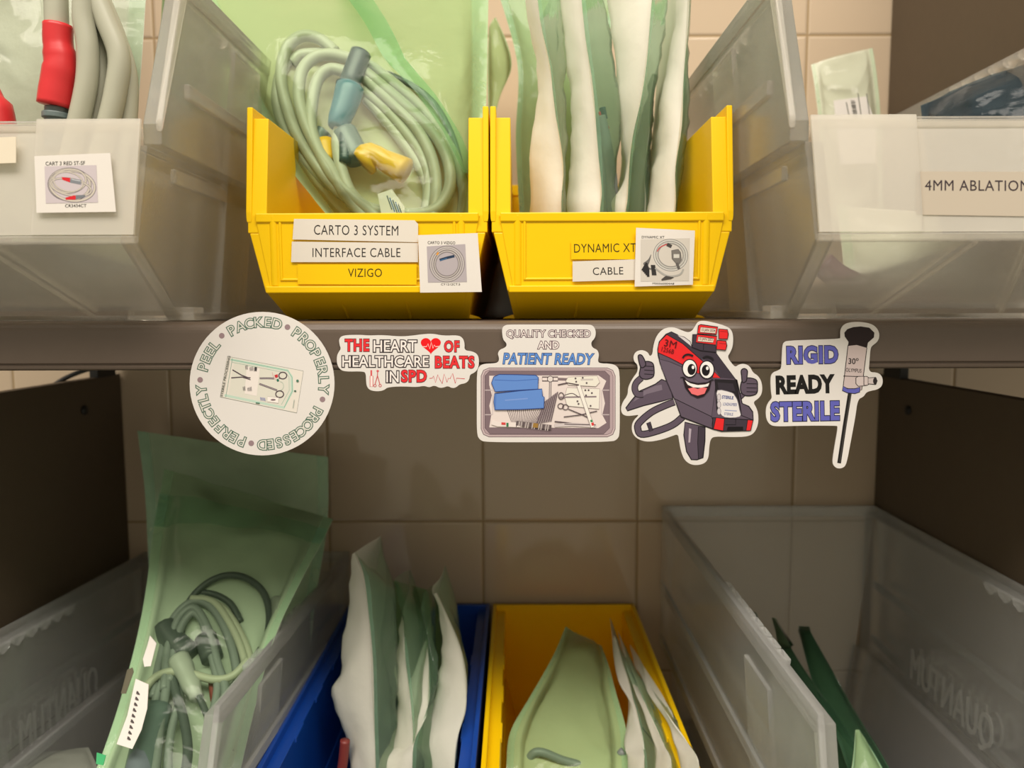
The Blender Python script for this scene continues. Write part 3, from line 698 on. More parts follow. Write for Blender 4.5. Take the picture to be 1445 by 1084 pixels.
# --- upper left clear bin: pouch with heavy grey cables and red connectors
flat_pouch('crumpled pouch with thick grey cables standing in the upper left clear bin', None,
    [P(-150,335,.02), P(-150,180,.03), P(-150,60,.04), P(-150,-60,.05)], [P(186,335,.02), P(194,180,.02), P(199,95,.025), P(210,-60,.04)], .006, .008, filmm=FILM_P, paper=paper_mat('mottled_paper', (.60,.60,.52), .25, .6), seed=21, wr=.004, seal=.05)
Y1 = -.002
cable_thing('thick grey cables with red boots in the upper left clear bin', [
    ('wire', CABLE_G, path([(122,-40),(118,20),(124,70),(122,120),(108,185),(95,240),(75,300)], Y1-.002), .0055),
    ('wire', CABLE_G, path([(120,-40),(150,30),(168,80),(163,130),(150,185),(130,260)], Y1+.001), .0056),
    ('wire', CABLE_G, path([(128,20),(138,70),(142,120),(130,185),(120,240)], Y1+.007), .0048),
    ('wire', CABLE_G, path([(140,-10),(165,50),(182,110),(180,185),(170,260)], Y1+.009), .0045),
    ('wire', CABLE_G, path([(76,-50),(79,0),(80,40)], Y1+.002), .0058),
    ('boot', RED, path([(82,35),(82,60),(86,90),(82,120),(78,150)], Y1+.001, 4), [.0072]*6 + [.0080]*3 + [.0086]*4 + [.0088]*4),
    ('connector', GREY_C, path([(80,152),(80,170),(79,215)], Y1+.001, 4), .0058),
    ('connector', GREY_C, path([(80,160),(80,168)], Y1+.001, 4), .0070),
    ('boot', RED, path([(-22,120),(-8,150),(0,190)], Y1+.001, 4), [.006]*4 + [.0085]*5)])
flat_pouch('pale green pouch lying low behind the front of the upper left clear bin', None,
    [P(10,432,.10), P(10,380,.11), P(20,330,.12)], [P(210,432,.10), P(205,370,.12), P(190,300,.13)], .008, .006, filmm=FILM_P, paper=PAPER, seed=22)
flat_pouch('folded green pouch against the right wall inside the upper left clear bin', None,
    [P(250,428,.12), P(245,300,.13), P(225,150,.14), P(230,-40,.15)], [P(318,428,.22), P(308,300,.22), P(300,150,.22), P(290,-40,.20)], .006, .006, filmm=FILM, paper=PAPER_G, seed=23)

# --- upper right clear bin
fp, pos = flat_pouch('small shiny pale pouch with a printed label showing above the upper right clear bin', None,
    [P(1158,330,.26), P(1156,190,.265), P(1150,130,.27), P(1144,92,.275)], [P(1246,330,.26), P(1243,180,.265), P(1238,115,.27), P(1231,68,.275)], .006, .003, filmm=FILM_P, paper=PAPER, seed=25, wr=.005, seal=.1)
lp = plate('label', [(1176,142),(1222,136),(1236,176),(1236,230),(1186,232)], .243, .0003, CARD, fp)
a = Art(.2425, 1140, 60, 9.033)
for x in (490, 640, 750): a.stroke([(x, 650 if x > 600 else 760),(x+50, 1010)], 12, (120,118,110))
for k in range(12): a.stroke([(545+k*4, 740+k*22),(600+k*4, 742+k*22)], 5 + (k*7)%11, (70,70,66))
a.build('label_print', fp)
flat_pouch('dark grey pouch lying against the right wall of the upper right clear bin', None,
    [P(1330,330,.10), P(1310,230,.14), P(1300,150,.16)], [P(1470,330,.06), P(1480,200,.08), P(1480,75,.10)], .008, .006, filmm=FILM_D, paper=paper_mat('dark_backing', (.06,.08,.09), .1), seed=26, wr=.005)
cable_thing('dark purple cable lying in the bottom of the upper right clear bin', [('wire', PURPLE, path([(1160,372),(1185,392),(1225,408),(1275,414),(1330,412)], .10), .0085)])
flat_pouch('white paper pouch lying low in the upper right clear bin', None,
    [P(1180,428,.12), P(1190,380,.13), P(1180,290,.14)], [P(1440,428,.12), P(1440,370,.13), P(1430,310,.14)], .006, .004, filmm=FILM_P, paper=PAPER, seed=27)

# --- lower blue bin: pouches standing on edge
GL = 'upright pouches in the blue bin'
def pl(label, L_, R_, F_, y0=.07, y1=.15, dl=.035, seed=1, **k):
    Z = (340, 650, 2.497)
    ex = lambda pts: [(pts[0][0]*.9 + 50, 1330)] + pts
    return lens_pouch(label, GL, cv(*Z, ex(R_), y0-.01, y1), cv(*Z, ex(L_), y0+dl-.01, y1+dl*.4), cv(*Z, ex(F_), y0+dl-.01, y1+dl*.4), dB=.07, seed=seed, **k)
pl('tallest pouch in the blue bin, a broad white pointed paper face at left', [(385,1084),(374,965),(314,815),(347,750),(372,560),(396,330)], [(475,1084),(471,950),(465,700),(448,520),(432,400),(403,322)], [(560,1084),(556,950),(552,750),(552,560),(545,450),(480,385)], seed=41, wr=.0035)
pl('short pouch with a narrow white fold in the middle of the blue bin', [(500,1084),(548,900),(541,780),(547,700),(562,600),(571,556)], [(606,1000),(602,900),(592,797),(580,700),(576,620),(574,553)], [(645,980),(655,880),(652,740),(650,600),(590,500),(540,420)], y0=.075, y1=.165, seed=42, wr=.003)
pl('pouch with a folded white corner between two others in the blue bin', [(475,1084),(545,1000),(554,905),(596,780),(632,690),(653,635)], [(604,1060),(612,990),(642,915),(662,860),(663,740),(656,630)], [(690,1084),(682,960),(690,820),(695,690),(680,600),(640,470)], y0=.06, y1=.15, seed=43, wr=.003)
pl('rightmost pouch in the blue bin, large creased white paper face', [(650,1084),(612,985),(666,870),(697,740),(695,600),(676,468)], [(752,1084),(768,960),(792,860),(794,760),(768,640),(690,465)], [(756,1084),(774,960),(797,860),(797,760),(774,640),(705,470)], y0=.065, y1=.155, dl=.03, seed=44, wr=.0035)
flat_pouch('dim green pouch at the back of the blue bin', GL, [P(522,1010,.19), P(518,900,.21), P(515,808,.23)], [P(640,1010,.19), P(630,900,.21), P(612,835,.23)], .006, .004, filmm=FILM_T, paper=PAPER_G, seed=45)
cable_thing('small dark red cable end low in the blue bin', [('wire', DULL_RED, path([(478,1110),(484,1075),(487,1045)], .10), .0035)])

# --- lower yellow bin
GY = 'pouches in the lower yellow bin'
YZ = (660, 650, 2.497)
flat_pouch('big leaning green pouch with a paper border in the lower yellow bin', GY,
    cv(*YZ, [(120,1420),(135,1100),(150,960),(218,840),(300,690),(345,585)], .065, .215), cv(*YZ, [(590,1420),(570,1100),(560,960),(520,810),(497,720),(470,655)], .065, .215), .014, .005, filmm=FILM, paper=PAPER_G, seed=51, wr=.005, seal=.12)
cable_thing('grey cable seen at the bottom of the leaning green pouch in the lower yellow bin', [
    ('wire', CABLE_M, path([(735,1100),(755,1062),(800,1075),(850,1084),(880,1060)], .108), .003)])
def py_(label, L_, R_, F_, y0, y1, seed, **k):
    ex = lambda pts: [(pts[0][0] - 10, 1400)] + pts
    return lens_pouch(label, GY, cv(*YZ, ex(R_), y0-.01, y1), cv(*YZ, ex(L_), y0+.01, y1+.006), cv(*YZ, ex(F_), y0+.01, y1+.006), dB=.05, seed=seed, wr=.0025, **k)
py_('pouch with a white paper flap beside the leaning green pouch in the lower yellow bin', [(565,1084),(559,1000),(568,870),(540,790),(522,720),(513,622)], [(622,1084),(616,1000),(600,900),(577,820),(552,730),(519,618)], [(686,1084),(660,1000),(640,900),(602,800),(570,720),(540,650)], .055, .20, 52, filmm=FILM_T)
py_('middle pouch of the striped fan at the right of the lower yellow bin', [(664,1084),(648,980),(624,900),(590,820),(562,740),(543,672)], [(718,1084),(690,1000),(655,920),(622,850),(592,780),(552,682)], [(748,1084),(732,1000),(690,900),(642,820),(602,750),(565,690)], .035, .195, 53, filmm=FILM_T)
py_('outermost pouch of the fan against the right wall of the lower yellow bin', [(752,1084),(724,980),(685,900),(645,830),(620,780),(592,735)], [(812,1084),(772,990),(716,910),(668,840),(640,790),(604,740)], [(818,1084),(778,990),(725,910),(676,840),(648,790),(612,742)], .012, .185, 54, filmm=FILM_T)

# --- lower right clear bin: dim green pouches
RZ = (900, 500, 1.857)
GR = 'dim pouches in the lower right clear bin'
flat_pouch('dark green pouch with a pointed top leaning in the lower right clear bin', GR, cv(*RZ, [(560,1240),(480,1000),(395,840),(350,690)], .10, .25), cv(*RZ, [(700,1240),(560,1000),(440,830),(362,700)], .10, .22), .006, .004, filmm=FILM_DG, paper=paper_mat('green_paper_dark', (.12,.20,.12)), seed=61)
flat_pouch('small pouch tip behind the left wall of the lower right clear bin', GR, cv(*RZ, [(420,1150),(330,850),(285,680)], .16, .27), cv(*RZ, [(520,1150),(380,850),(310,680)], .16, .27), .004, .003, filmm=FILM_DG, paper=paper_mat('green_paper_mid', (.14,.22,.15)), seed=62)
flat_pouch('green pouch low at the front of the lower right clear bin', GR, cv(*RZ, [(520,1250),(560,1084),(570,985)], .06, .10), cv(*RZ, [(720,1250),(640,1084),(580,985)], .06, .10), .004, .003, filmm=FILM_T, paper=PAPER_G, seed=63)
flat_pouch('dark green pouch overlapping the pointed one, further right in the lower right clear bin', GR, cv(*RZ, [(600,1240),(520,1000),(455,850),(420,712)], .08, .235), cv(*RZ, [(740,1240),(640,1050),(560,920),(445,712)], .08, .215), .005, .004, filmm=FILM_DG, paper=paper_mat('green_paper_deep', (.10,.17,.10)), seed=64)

# --- lower left clear bin: two pouches, cable
flat_pouch('green pouch standing at the back of the lower left clear bin under the round sticker', 'pouches in the lower left clear bin',
    [P(215,1000,.20), P(212,850,.225), P(205,700,.25), P(194,608,.27)], [P(430,1000,.20), P(445,850,.225), P(462,740,.25), P(463,645,.27)], .007, .006, filmm=FILM_T, paper=PAPER, seed=71, wr=.004, curl=-.006)
lf, posf = flat_pouch('front green pouch packed with grey cables in the lower left clear bin', 'pouches in the lower left clear bin',
    [P(95,1180,.00), P(150,1050,.04), P(183,940,.08), P(205,840,.12), P(217,750,.165), P(232,662,.21)], [P(320,1180,.00), P(355,1020,.05), P(388,900,.10), P(425,820,.14), P(452,770,.17), P(470,733,.20)], .012, .012, filmm=FILM, paper=paper_mat('mint_backing', (.66,.74,.60)), seed=72, wr=.004, seal=.09)
yl = lambda py: .205 - (py-690)*.00043 - .012
lw = []
def w2(pts, mat, r, dy=0): lw.append(('wire', mat, path([(p[0], p[1], dy) for p in pts], yl), r))
def w3(pts, mat, r, dy=0): w2([(x/1.856, 500 + y/1.856) for x, y in pts], mat, r, dy)
w3([(470,760),(490,660),(535,605),(590,580),(645,587),(690,625),(706,690),(690,760),(640,830),(590,900)], CABLE_D, .0026, .002)
w3([(400,900),(420,800),(450,700),(500,650),(550,660),(590,720),(615,800),(620,880),(590,960)], CABLE_M, .0030, .001)
w3([(430,880),(440,770),(470,690),(510,665),(545,720),(570,810),(590,880),(575,960),(560,1060)], CABLE_M, .0028, -.003)
w3([(445,860),(465,740),(500,680),(530,700),(555,790),(570,870),(555,950)], CABLE_M, .0028, -.002)
w3([(500,640),(560,650),(610,720),(640,800),(648,880),(620,950),(600,1040)], CABLE_G, .0026, 0)
w3([(520,640),(585,665),(635,740),(660,820),(650,900)], CABLE_G, .0024, .002)
w3([(350,960),(385,870),(430,835),(490,835),(560,852),(610,842),(650,800)], CABLE_G, .0027, -.004)
w3([(450,840),(462,890),(482,960),(492,1040),(480,1130)], CABLE_D, .0030, -.001)
w3([(440,845),(432,900),(418,980),(410,1060),(400,1140)], CABLE_M, .0030, -.002)
w3([(430,845),(410,900),(392,980),(375,1060),(360,1140)], CABLE_M, .0028, 0)
w3([(455,845),(470,900),(450,980),(440,1060),(445,1140)], CABLE_M, .0026, .001)
w3([(520,895),(540,940),(548,970),(545,1040)], CABLE_D, .0022, -.003)
w3([(420,720),(390,770),(365,850),(345,930)], CABLE_D, .0022, .004)
w3([(725,640),(722,700),(690,790),(660,850)], WHITE_C, .0042, .003)
w3([(555,860),(560,900),(572,950)], DULL_RED, .0024, .003)
w3([(430,690),(470,640),(540,625),(600,650),(630,700)], CABLE_D, .0024, .005)
lw += [('connector', CABLE_D, path([(232,885),(245,905),(268,925)], lambda y: yl(y)+.002, 4), .0085),
       ('connector', WHITE_C, path([(252,930),(262,950),(278,985)], lambda y: yl(y)-.003, 4), [.0072]*4 + [.0062]*3 + [.0046]*2),
       ('connector', GREY_C, path([(222,1000),(205,1060),(195,1110)], lambda y: yl(y)+.001, 4), .0095),
       ('connector', CABLE_D, path([(290,900),(300,930)], lambda y: yl(y)+.002, 4), .0075)]
cable_thing('bundle of grey and black cables seen through the front green pouch at lower left', lw)
def on_pouch(name, pts, Y0, slope, mat, root, th=.0004):
    A = [P(x, y, Y0 + (1000-y)*slope) for x, y in pts]; b = MB(); b.prism(A, [p + Vector((0, -th, th*.4)) for p in A]); return b.build(name, mat, root)
rows = [[posf(i, j, 1) + Vector((0, -.001, 0)) for i in range(37)] for j in (35, 37, 39)]
b = MB(); b.grid(rows); b.build('seal_band', FILM_T, lf, True, fix=False)
lb = on_pouch('label', [(192,958),(210,966),(208,1000),(200,1030),(187,1057),(165,1050),(180,1010)], .037, .00040, CARD, lf)
a_ = MB()
for k in range(9):
    y = 975 + k*8; x = 193 - k*1.6
    p0, p1 = P(x, y, .0362 + (1000-y)*.0004), P(x+5, y+2, .0362 + (1000-y)*.0004); p2, p3 = P(x+4, y+6, .0362 + (1000-y-6)*.0004), P(x-1, y+4, .0362 + (1000-y-6)*.0004)
    a_.poly([p0, p1, p2, p3])
a_.build('label_print', ink((90,84,84)), lf, fix=False)
on_pouch('label', [(212,897),(221,908),(213,940),(204,941),(202,930),(208,912)], .040, .00040, CARD, lf)
on_pouch('indicator_window', [(180,945),(187,942),(189,948),(178,979),(171,979)], .036, .00040, plastic('brown_indicator', (.10,.09,.05), .5), lf)
on_pouch('green_seal_mark', [(137,1062),(150,1066),(146,1080),(136,1078)], .030, .0004, plastic('green_ink', (.05,.40,.15), .5), lf)
for px0, px1, py0, py1, Y in ((60,120,1040,1100,.12),):
    flat_pouch('grey-white pouch lying flat at the bottom left of the lower left clear bin', 'pouches in the lower left clear bin', [P(0,1140,.06), P(25,1095,.10), P(50,1062,.15)], [P(150,1140,.06), P(142,1095,.10), P(125,1055,.15)], .004, .003, filmm=FILM_P, paper=paper_mat('dull_paper', (.40,.42,.36)), seed=77)

# ------------------------------------------------------------------ stickers on the shelf edge
STK = plastic('sticker_vinyl', (.745, .715, .70), .42, .01, .4)
def sticker(label, outline, ox, oy, s, Y, smooth=3, group='die-cut stickers along the shelf edge'):
    cx = sum(p[0] for p in outline)/len(outline); cy = sum(p[1] for p in outline)/len(outline)
    root = thing('sticker', label, 'sticker', tuple(P(ox + cx/s, oy + cy/s, Y)), group)
    plate('backing', outline, Y, .0006, STK, root, ox, oy, s, smooth)
    return root
YS = -.0008
# 1 round sticker
S1 = (260, 430, 3.4405)
circ = [(379.5 + 351*math.cos(2*math.pi*k/72), 383 + 348*math.sin(2*math.pi*k/72)) for k in range(72)]
st = sticker('round white sticker with green words around its rim and a drawn instrument pouch', circ, *S1, YS, 0)
a = Art(YS-.00065, *S1)
GRN, DOT = (88,116,102), (150,128,134)
for x, y in ((182,151),(501,109),(671,460),(325,673),(77,365)): a.ell(x, y, 13.5, 13.5, DOT)
for wd, a0, a1 in (('PACKED', -29.9, 13.8), ('PROPERLY', 34, 95.3), ('PROCESSED', 117, 180.3), ('PERFECTLY', 199.9, 264.2), ('PEEL', 285.5, 309)):
    for k, ch in enumerate(wd):
        an = a0 + (a1-a0)*k/(len(wd)-1); t = math.radians(an); x, y = 379.5 + 298*math.sin(t), 383 - 298*math.cos(t)
        a.char(ch, x, y, 47, an, GRN, .058); a.char(ch, x, y, 47, an, (222,218,212), -.006)
        a.layer -= 2
a.build('lettering', st)
a = Art(YS-.00070, 290, 470, 7.228)
Q = [(222,238),(998,388),(930,815),(150,652)]
def q(u, v): return tuple((Q[0][i]*(1-u)+Q[1][i]*u)*(1-v) + (Q[3][i]*(1-u)+Q[2][i]*u)*v for i in (0, 1))
a.poly(Q, (226,220,212), 0, (120,130,120), 4)
a.poly([q(.10,.10),q(.80,.10),q(.90,.45),q(.82,.90),q(.10,.90)], (218,216,206))
a.stroke([q(.05,.06),q(.80,.06),q(.86,.18),q(.90,.52),q(.83,.94),q(.05,.94)], 26, (190,214,200)); a.stroke([q(.05,.06),q(.80,.06),q(.87,.2),q(.90,.52),q(.83,.94)], 5, (120,168,148)); a.stroke([q(.07,.12),q(.78,.12),q(.83,.2),q(.86,.52),q(.79,.88)], 4, (140,180,162))
a.stroke([q(.07,0.02),q(.07,.98)], 5, (130,160,148)); a.stroke([q(.40,.12),q(.53,.12)], 3, (190,170,170)); a.rect(*[470,345,560,620], (232,224,220)) if False else a.poly([q(.27,.15),q(.44,.14),q(.46,.80),q(.30,.80)], (234,226,222))
DK = (86,74,82)
a.stroke([(275,376),(370,432),(450,462)], 12, DK); a.stroke([(262,458),(370,450),(460,458)], 12, DK); a.stroke([(380,452),(460,478)], 10, DK)
a.stroke([(552,462),(640,462),(700,464)], 18, DK); a.stroke([(552,462),(700,464)], 8, (160,150,156)); a.stroke([(548,518),(640,552),(730,585)], 18, DK); a.stroke([(548,518),(730,585)], 8, (160,150,156))
a.ring(788, 434, 40, 34, 11, DK); a.ring(756, 624, 40, 34, 11, DK); a.stroke([(748,462),(800,468)], 8, DK)
a.poly([(702,430),(735,420),(740,450),(714,460)], (196,54,60)); a.poly([(722,475),(742,465),(752,490),(732,498)], (40,110,90)); a.stroke([(680,400),(690,440),(715,480)], 5, (210,170,170))
a.ring(760, 540, 36, 44, 4, (170,190,176), 0, 20, -90, 90)
a.poly([(632,648),(748,660),(742,716),(628,700)], (240,234,230), 0, (170,160,160), 3); a.ell(690, 682, 26, 10, (130,110,118))
for k in range(4): a.stroke([(560+k*14, 655+k*2),(566+k*14, 688+k*2)], 6, (110,116,180))
for x, y, n in ((510,365,3),(478,360,4),(425,345,3),(465,565,5),(400,560,3)):
    for k in range(n): a.stroke([(x-k*9, y-18+k*3),(x-k*9+4, y+26)], 4, (110,104,108))
a.poly([(505,345),(525,350),(520,388),(500,382)], (60,56,60)); a.poly([(512,708),(555,712),(550,722),(512,718)], (50,110,90)); a.ell(938, 488, 13, 13, (70,120,100)); a.ell(914, 592, 12, 8, (60,100,84)); a.stroke([(905,680),(892,765)], 5, (140,160,150))
a.text('STERILE PROCESSING', -8, 428, 412, 452, (92,96,92), .014, -79)
a.build('illustration', st)

# 2 heart sticker
o2 = [(752,165),(772,148),(850,146),(900,150),(960,147),(1050,155),(1110,150),(1150,144),(1205,140),(1258,151),(1330,148),(1353,162),(1362,188),(1360,222),(1398,226),(1425,241),(1432,270),(1428,308),(1410,330),(1387,339),(1384,364),(1368,381),(1337,386),(1320,402),(1300,405),(1280,394),(1260,402),(1240,404),(1215,391),(1190,402),(1165,393),(1130,400),(1060,396),(988,400),(970,416),(935,421),(903,415),(889,400),(884,378),(883,332),(868,323),(780,325),(755,312),(742,285),(742,248),(752,228),(762,214),(755,194)]
st = sticker('white cut-out sticker with red and outlined words and a red heart with a pulse line', o2, *S1, YS, 3)
a = Art(YS-.00065, *S1); RD, LN, WH = (226,48,54), (70,30,34), (240,232,230)
LG = (58,50,54)
a.outlined('THE', 782, 170, 896, 224, RD, LN, .035, .07, sp=1.12); a.outlined('HEART', 920, 174, 1128, 228, WH, LG, .008, .075); a.outlined('OF', 1264, 177, 1334, 228, RD, LN, .035, .07, sp=1.12)
a.outlined('HEALTHCARE', 768, 250, 1186, 302, WH, LG, .008, .075); a.outlined('BEATS', 1220, 252, 1406, 306, RD, LN, .035, .07, sp=1.12)
a.outlined('IN', 982, 324, 1040, 376, WH, LG, .008, .075); a.outlined('SPD', 1056, 320, 1174, 374, RD, LN, .035, .07, sp=1.12)
a.build('lettering', st)
a = Art(YS-.00065, *S1)
hp = []
for k in range(40):
    t = 2*math.pi*k/40; hp.append((1197 + 3.05*16*math.sin(t)**3, 195 - 2.75*(13*math.cos(t) - 5*math.cos(2*t) - 2*math.cos(3*t) - math.cos(4*t))))
a.poly(hp, (232,20,28))
a.stroke([(1155,204),(1176,204),(1183,190),(1191,216),(1200,182),(1208,212),(1214,196),(1220,204),(1242,202)], 3.4, (250,214,210))
a.build('heart_print', st)
a = Art(YS-.00065, *S1)
a.stroke([(1190,358),(1204,357),(1210,346),(1219,379),(1231,340),(1242,366),(1252,384),(1262,336),(1276,377),(1282,357),(1290,360),(1303,334),(1316,382),(1322,357),(1362,360)], 3.2, (206,74,84))
a.build('pulse_line', st)
a = Art(YS-.00065, *S1)
a.stroke([(908,318),(908,346)], 8, (214,90,96)); a.rect(902, 346, 916, 398, (240,226,224), (206,80,86), 3)
a.stroke([(939,318),(938,345),(926,388)], 4, (200,84,90)); a.stroke([(938,345),(950,388)], 4, (200,84,90)); a.ring(926, 393, 6, 6, 3, (200,84,90)); a.ring(951, 393, 6, 6, 3, (200,84,90)); a.ell(939, 322, 6, 5, (214,90,96))
a.build('illustration', st)

# 3 tray sticker
S3 = (660, 440, 5.4217); Y3 = -.0016
o3 = [(262,150),(266,120),(285,103),(320,98),(500,98),(920,98),(953,103),(975,130),(980,170),(970,205),(945,230),(945,258),(960,278),(990,290),(1003,320),(1000,350),(995,378),(1010,395),(1095,397),(1140,413),(1162,455),(1162,700),(1162,935),(1145,974),(1100,995),(600,997),(135,997),(92,978),(70,938),(70,700),(70,457),(90,413),(130,397),(212,395),(238,380),(240,350),(229,320),(245,290),(278,278),(298,262),(296,238),(270,213)]
st = sticker('cut-out sticker of an instrument tray with blue towels under purple and blue words', o3, *S3, Y3, 3)
a = Art(Y3-.00065, *S3); MV = (118,92,104)
a.outlined('QUALITY CHECKED', 298, 140, 938, 205, (236,226,224), (88,64,78), -.006, .06); a.outlined('AND', 538, 227, 696, 283, (240,232,230), (96,72,84), .008, .075)
a.outlined('PATIENT READY', 276, 320, 958, 400, (92,140,214), (38,54,104), .016, .05, shear=.12, ang=.4)
a.build('lettering', st)
a = Art(Y3-.00065, *S3)
def rr(x0, y0, x1, y1, r): return [(x0+r,y0),(x1-r,y0),(x1-r*.3,y0+r*.3),(x1,y0+r),(x1,y1-r),(x1-r*.3,y1-r*.3),(x1-r,y1),(x0+r,y1),(x0+r*.3,y1-r*.3),(x0,y1-r),(x0,y0+r),(x0+r*.3,y0+r*.3)]
a.poly(rr(103,430,1128,957,60), (196,178,182), 0, (110,92,100), 5); a.poly(rr(120,444,1112,942,50), (178,158,164), 0, (120,100,108), 4)
a.poly([(165,455),(1050,455),(1085,490),(1085,890),(1040,935),(170,935),(133,890),(133,490)], (126,108,116), 0, (84,70,78), 4)
a.poly([(165,490),(1000,486),(1060,530),(1030,600),(1050,700),(1030,790),(1062,850),(1000,890),(165,885),(180,790),(165,720),(185,640),(165,560)], (226,214,212))
for x0, x1 in ((133,190),(1025,1083)):
    a.stroke([(x0,600),(x1,600)], 8, (190,176,180)); a.stroke([(x0,788),(x1,788)], 8, (190,176,180)); a.stroke([((x0 if x0>500 else x1),600),((x0 if x0>500 else x1),790)], 8, (206,194,196))
DK = (84,70,76)
a.stroke([(570,500),(690,500),(690,530),(570,530),(570,500)], 8, DK); a.stroke([(690,515),(815,520)], 20, (128,112,118)); a.stroke([(632,530),(630,670)], 18, DK); a.stroke([(632,530),(630,670)], 9, (206,196,196)); a.ell(632, 515, 22, 22, (220,212,210), DK, 5)
for k in range(20): a.stroke([(300+k*16, 745),(338+k*10, 850)], 4, (100,86,92))
for k in range(14): a.stroke([(520+k*9, 860-k*1.5),(585+k*8, 690-k*6)], 6, (92,78,86) if k % 2 else (150,136,142))
a.poly([(770,500),(990,490),(1010,540),(980,572),(770,560),(750,530)], (230,226,216), 0, (150,136,138), 3); a.poly([(760,580),(1010,590),(1005,745),(760,720),(742,650)], (232,228,220), 0, (140,126,130), 3)
a.stroke([(690,560),(760,545),(850,560)], 9, DK); a.stroke([(865,520),(960,518)], 12, (200,192,190)); a.stroke([(700,655),(985,650)], 12, (140,126,132)); a.stroke([(740,640),(800,625),(850,655)], 6, DK, 4)
a.ring(715, 645, 20, 26, 6, DK); a.ring(712, 722, 22, 20, 6, DK); a.ring(748, 730, 22, 20, 6, DK)
a.stroke([(735,805),(860,790),(990,760)], 7, DK); a.stroke([(770,745),(880,790),(940,820)], 7, DK); a.stroke([(665,840),(760,850),(980,870)], 9, DK); a.stroke([(665,870),(800,862),(980,875)], 26, (206,196,198)); a.stroke([(740,860),(980,866)], 7, DK)
for x, y in ((825,510),(830,535),(880,505),(910,545),(925,600),(950,622),(905,640),(840,685),(848,705),(900,600),(940,720)): a.ell(x, y, 7, 7, (96,84,90))
a.poly([(835,570),(862,562),(968,880),(944,888)], (238,234,228), 0, (140,126,130), 3); a.poly([(936,830),(952,824),(958,842),(942,848)], (60,140,90)); a.poly([(944,852),(962,846),(968,868),(950,874)], (210,60,60))
a.stroke([(185,845),(230,860),(300,862),(400,866)], 36, (230,220,218)); a.stroke([(370,852),(640,885)], 36, (120,108,110))
for k in range(16): a.stroke([(380+k*17, 838+k*2),(372+k*17, 882+k*2)], 6, (200,190,188) if k % 3 else (70,60,64))
a.stroke([(500,868),(538,872)], 34, (156,120,60)); a.poly([(258,846),(290,848),(290,866),(258,864)], (210,70,70)); a.poly([(296,850),(312,850),(312,880),(296,880)], (50,120,80))
BLU, BLN = (98,140,212), (42,66,130)
a.poly([(182,545),(200,498),(240,480),(380,482),(520,486),(540,502),(537,592),(400,600),(210,612)], BLU, 0, BLN, 6); a.stroke([(205,522),(370,528),(535,516)], 5, (70,108,184)); a.poly([(205,628),(400,605),(568,591),(572,645),(586,655),(582,738),(400,748),(207,750),(200,690)], BLU, 0, BLN, 6); a.stroke([(215,632),(212,745)], 5, (70,108,184))
a.text('STERILE TOWEL', 285, 660, 460, 688, (150,176,226), .01, -3) if False else a.stroke([(285,678),(460,664)], 9, (124,156,222))
a.build('illustration', st)

# 4 cartoon sticker
S4 = (870, 440, 4.714)
o4 = [(345,103),(300,120),(262,165),(243,230),(238,285),(220,297),(207,268),(170,253),(130,263),(110,295),(116,332),(140,352),(140,400),(108,440),(76,500),(74,555),(40,600),(27,645),(36,680),(68,694),(120,688),(152,684),(110,725),(98,770),(108,815),(145,850),(210,866),(300,850),(370,825),(408,812),(415,860),(428,930),(450,985),(490,1015),(540,1020),(590,1005),(612,965),(614,900),(625,840),(660,828),(760,833),(870,830),(915,805),(940,750),(942,690),(930,640),(905,600),(945,575),(968,535),(965,470),(940,425),(905,405),(885,362),(850,345),(815,350),(790,368),(765,345),(735,300),(755,270),(773,225),(774,150),(755,110),(710,90),(660,75),(580,58),(540,65),(520,100),(500,130),(470,138),(420,118),(385,104)]
st = sticker('cut-out sticker of a smiling dark label gun giving two thumbs up', o4, *S4, YS, 3)
a = Art(YS-.00065, *S4); PU, DP, OL, RD = (92,80,96), (62,54,66), (30,26,32), (226,40,44)
def arm(pts, wd): a.stroke(pts, wd+10, OL, 6); a.stroke(pts, wd, PU, 6)
a.poly([(300,450),(258,482),(150,530),(92,600),(62,640),(72,660),(180,625),(300,596),(375,575),(352,470)], PU, 0, OL, 7); a.poly([(150,540),(260,492),(300,485),(305,520),(200,548),(110,600)], (120,108,124))
a.stroke([(385,600),(320,625),(230,670),(150,740),(142,780),(165,815),(250,800),(370,755),(440,700)], 48, OL, 4); a.stroke([(385,600),(320,625),(230,670),(150,740),(142,780),(165,815),(250,800),(370,755),(440,700)], 36, PU, 4)
a.poly([(200,742),(225,732),(242,790),(220,798)], DP, 0, OL, 4)
a.poly([(455,735),(590,768),(588,860),(575,972),(535,985),(498,984),(466,930),(448,820)], PU, 0, OL, 7); a.poly([(545,765),(590,772),(586,860),(573,970),(545,978),(540,870)], DP, 0, OL, 5); a.poly([(482,775),(498,780),(490,870),(478,870)], (176,164,178))
arm([(178,550),(140,548),(122,515),(130,475),(165,440)], 34)
a.poly([(165,345),(200,330),(240,342),(250,385),(245,430),(210,448),(172,445),(152,420),(158,380)], PU, 4, OL, 7); a.poly([(145,292),(168,290),(190,330),(192,360),(165,372),(150,335)], PU, 4, OL, 7)
for y in (365, 392, 418): a.stroke([(185,y-4),(244,y)], 5, OL)
arm([(815,575),(840,550),(855,535)], 26)
a.poly([(840,452),(880,440),(930,455),(938,500),(930,545),(880,560),(838,548),(824,505)], PU, 4, OL, 7); a.poly([(830,390),(850,378),(870,392),(868,430),(862,462),(838,470),(832,425)], PU, 4, OL, 7)
for y in (480, 508, 534): a.stroke([(865,y-2),(932,y)], 5, OL)
a.poly([(278,290),(275,250),(285,200),(330,150),(365,135),(400,152),(470,200),(520,240),(660,275),(700,330),(790,450),(800,455),(835,610),(880,630),(905,665),(908,720),(890,790),(700,795),(640,780),(430,700),(395,600),(330,450),(290,340)], PU, 0, OL, 8)
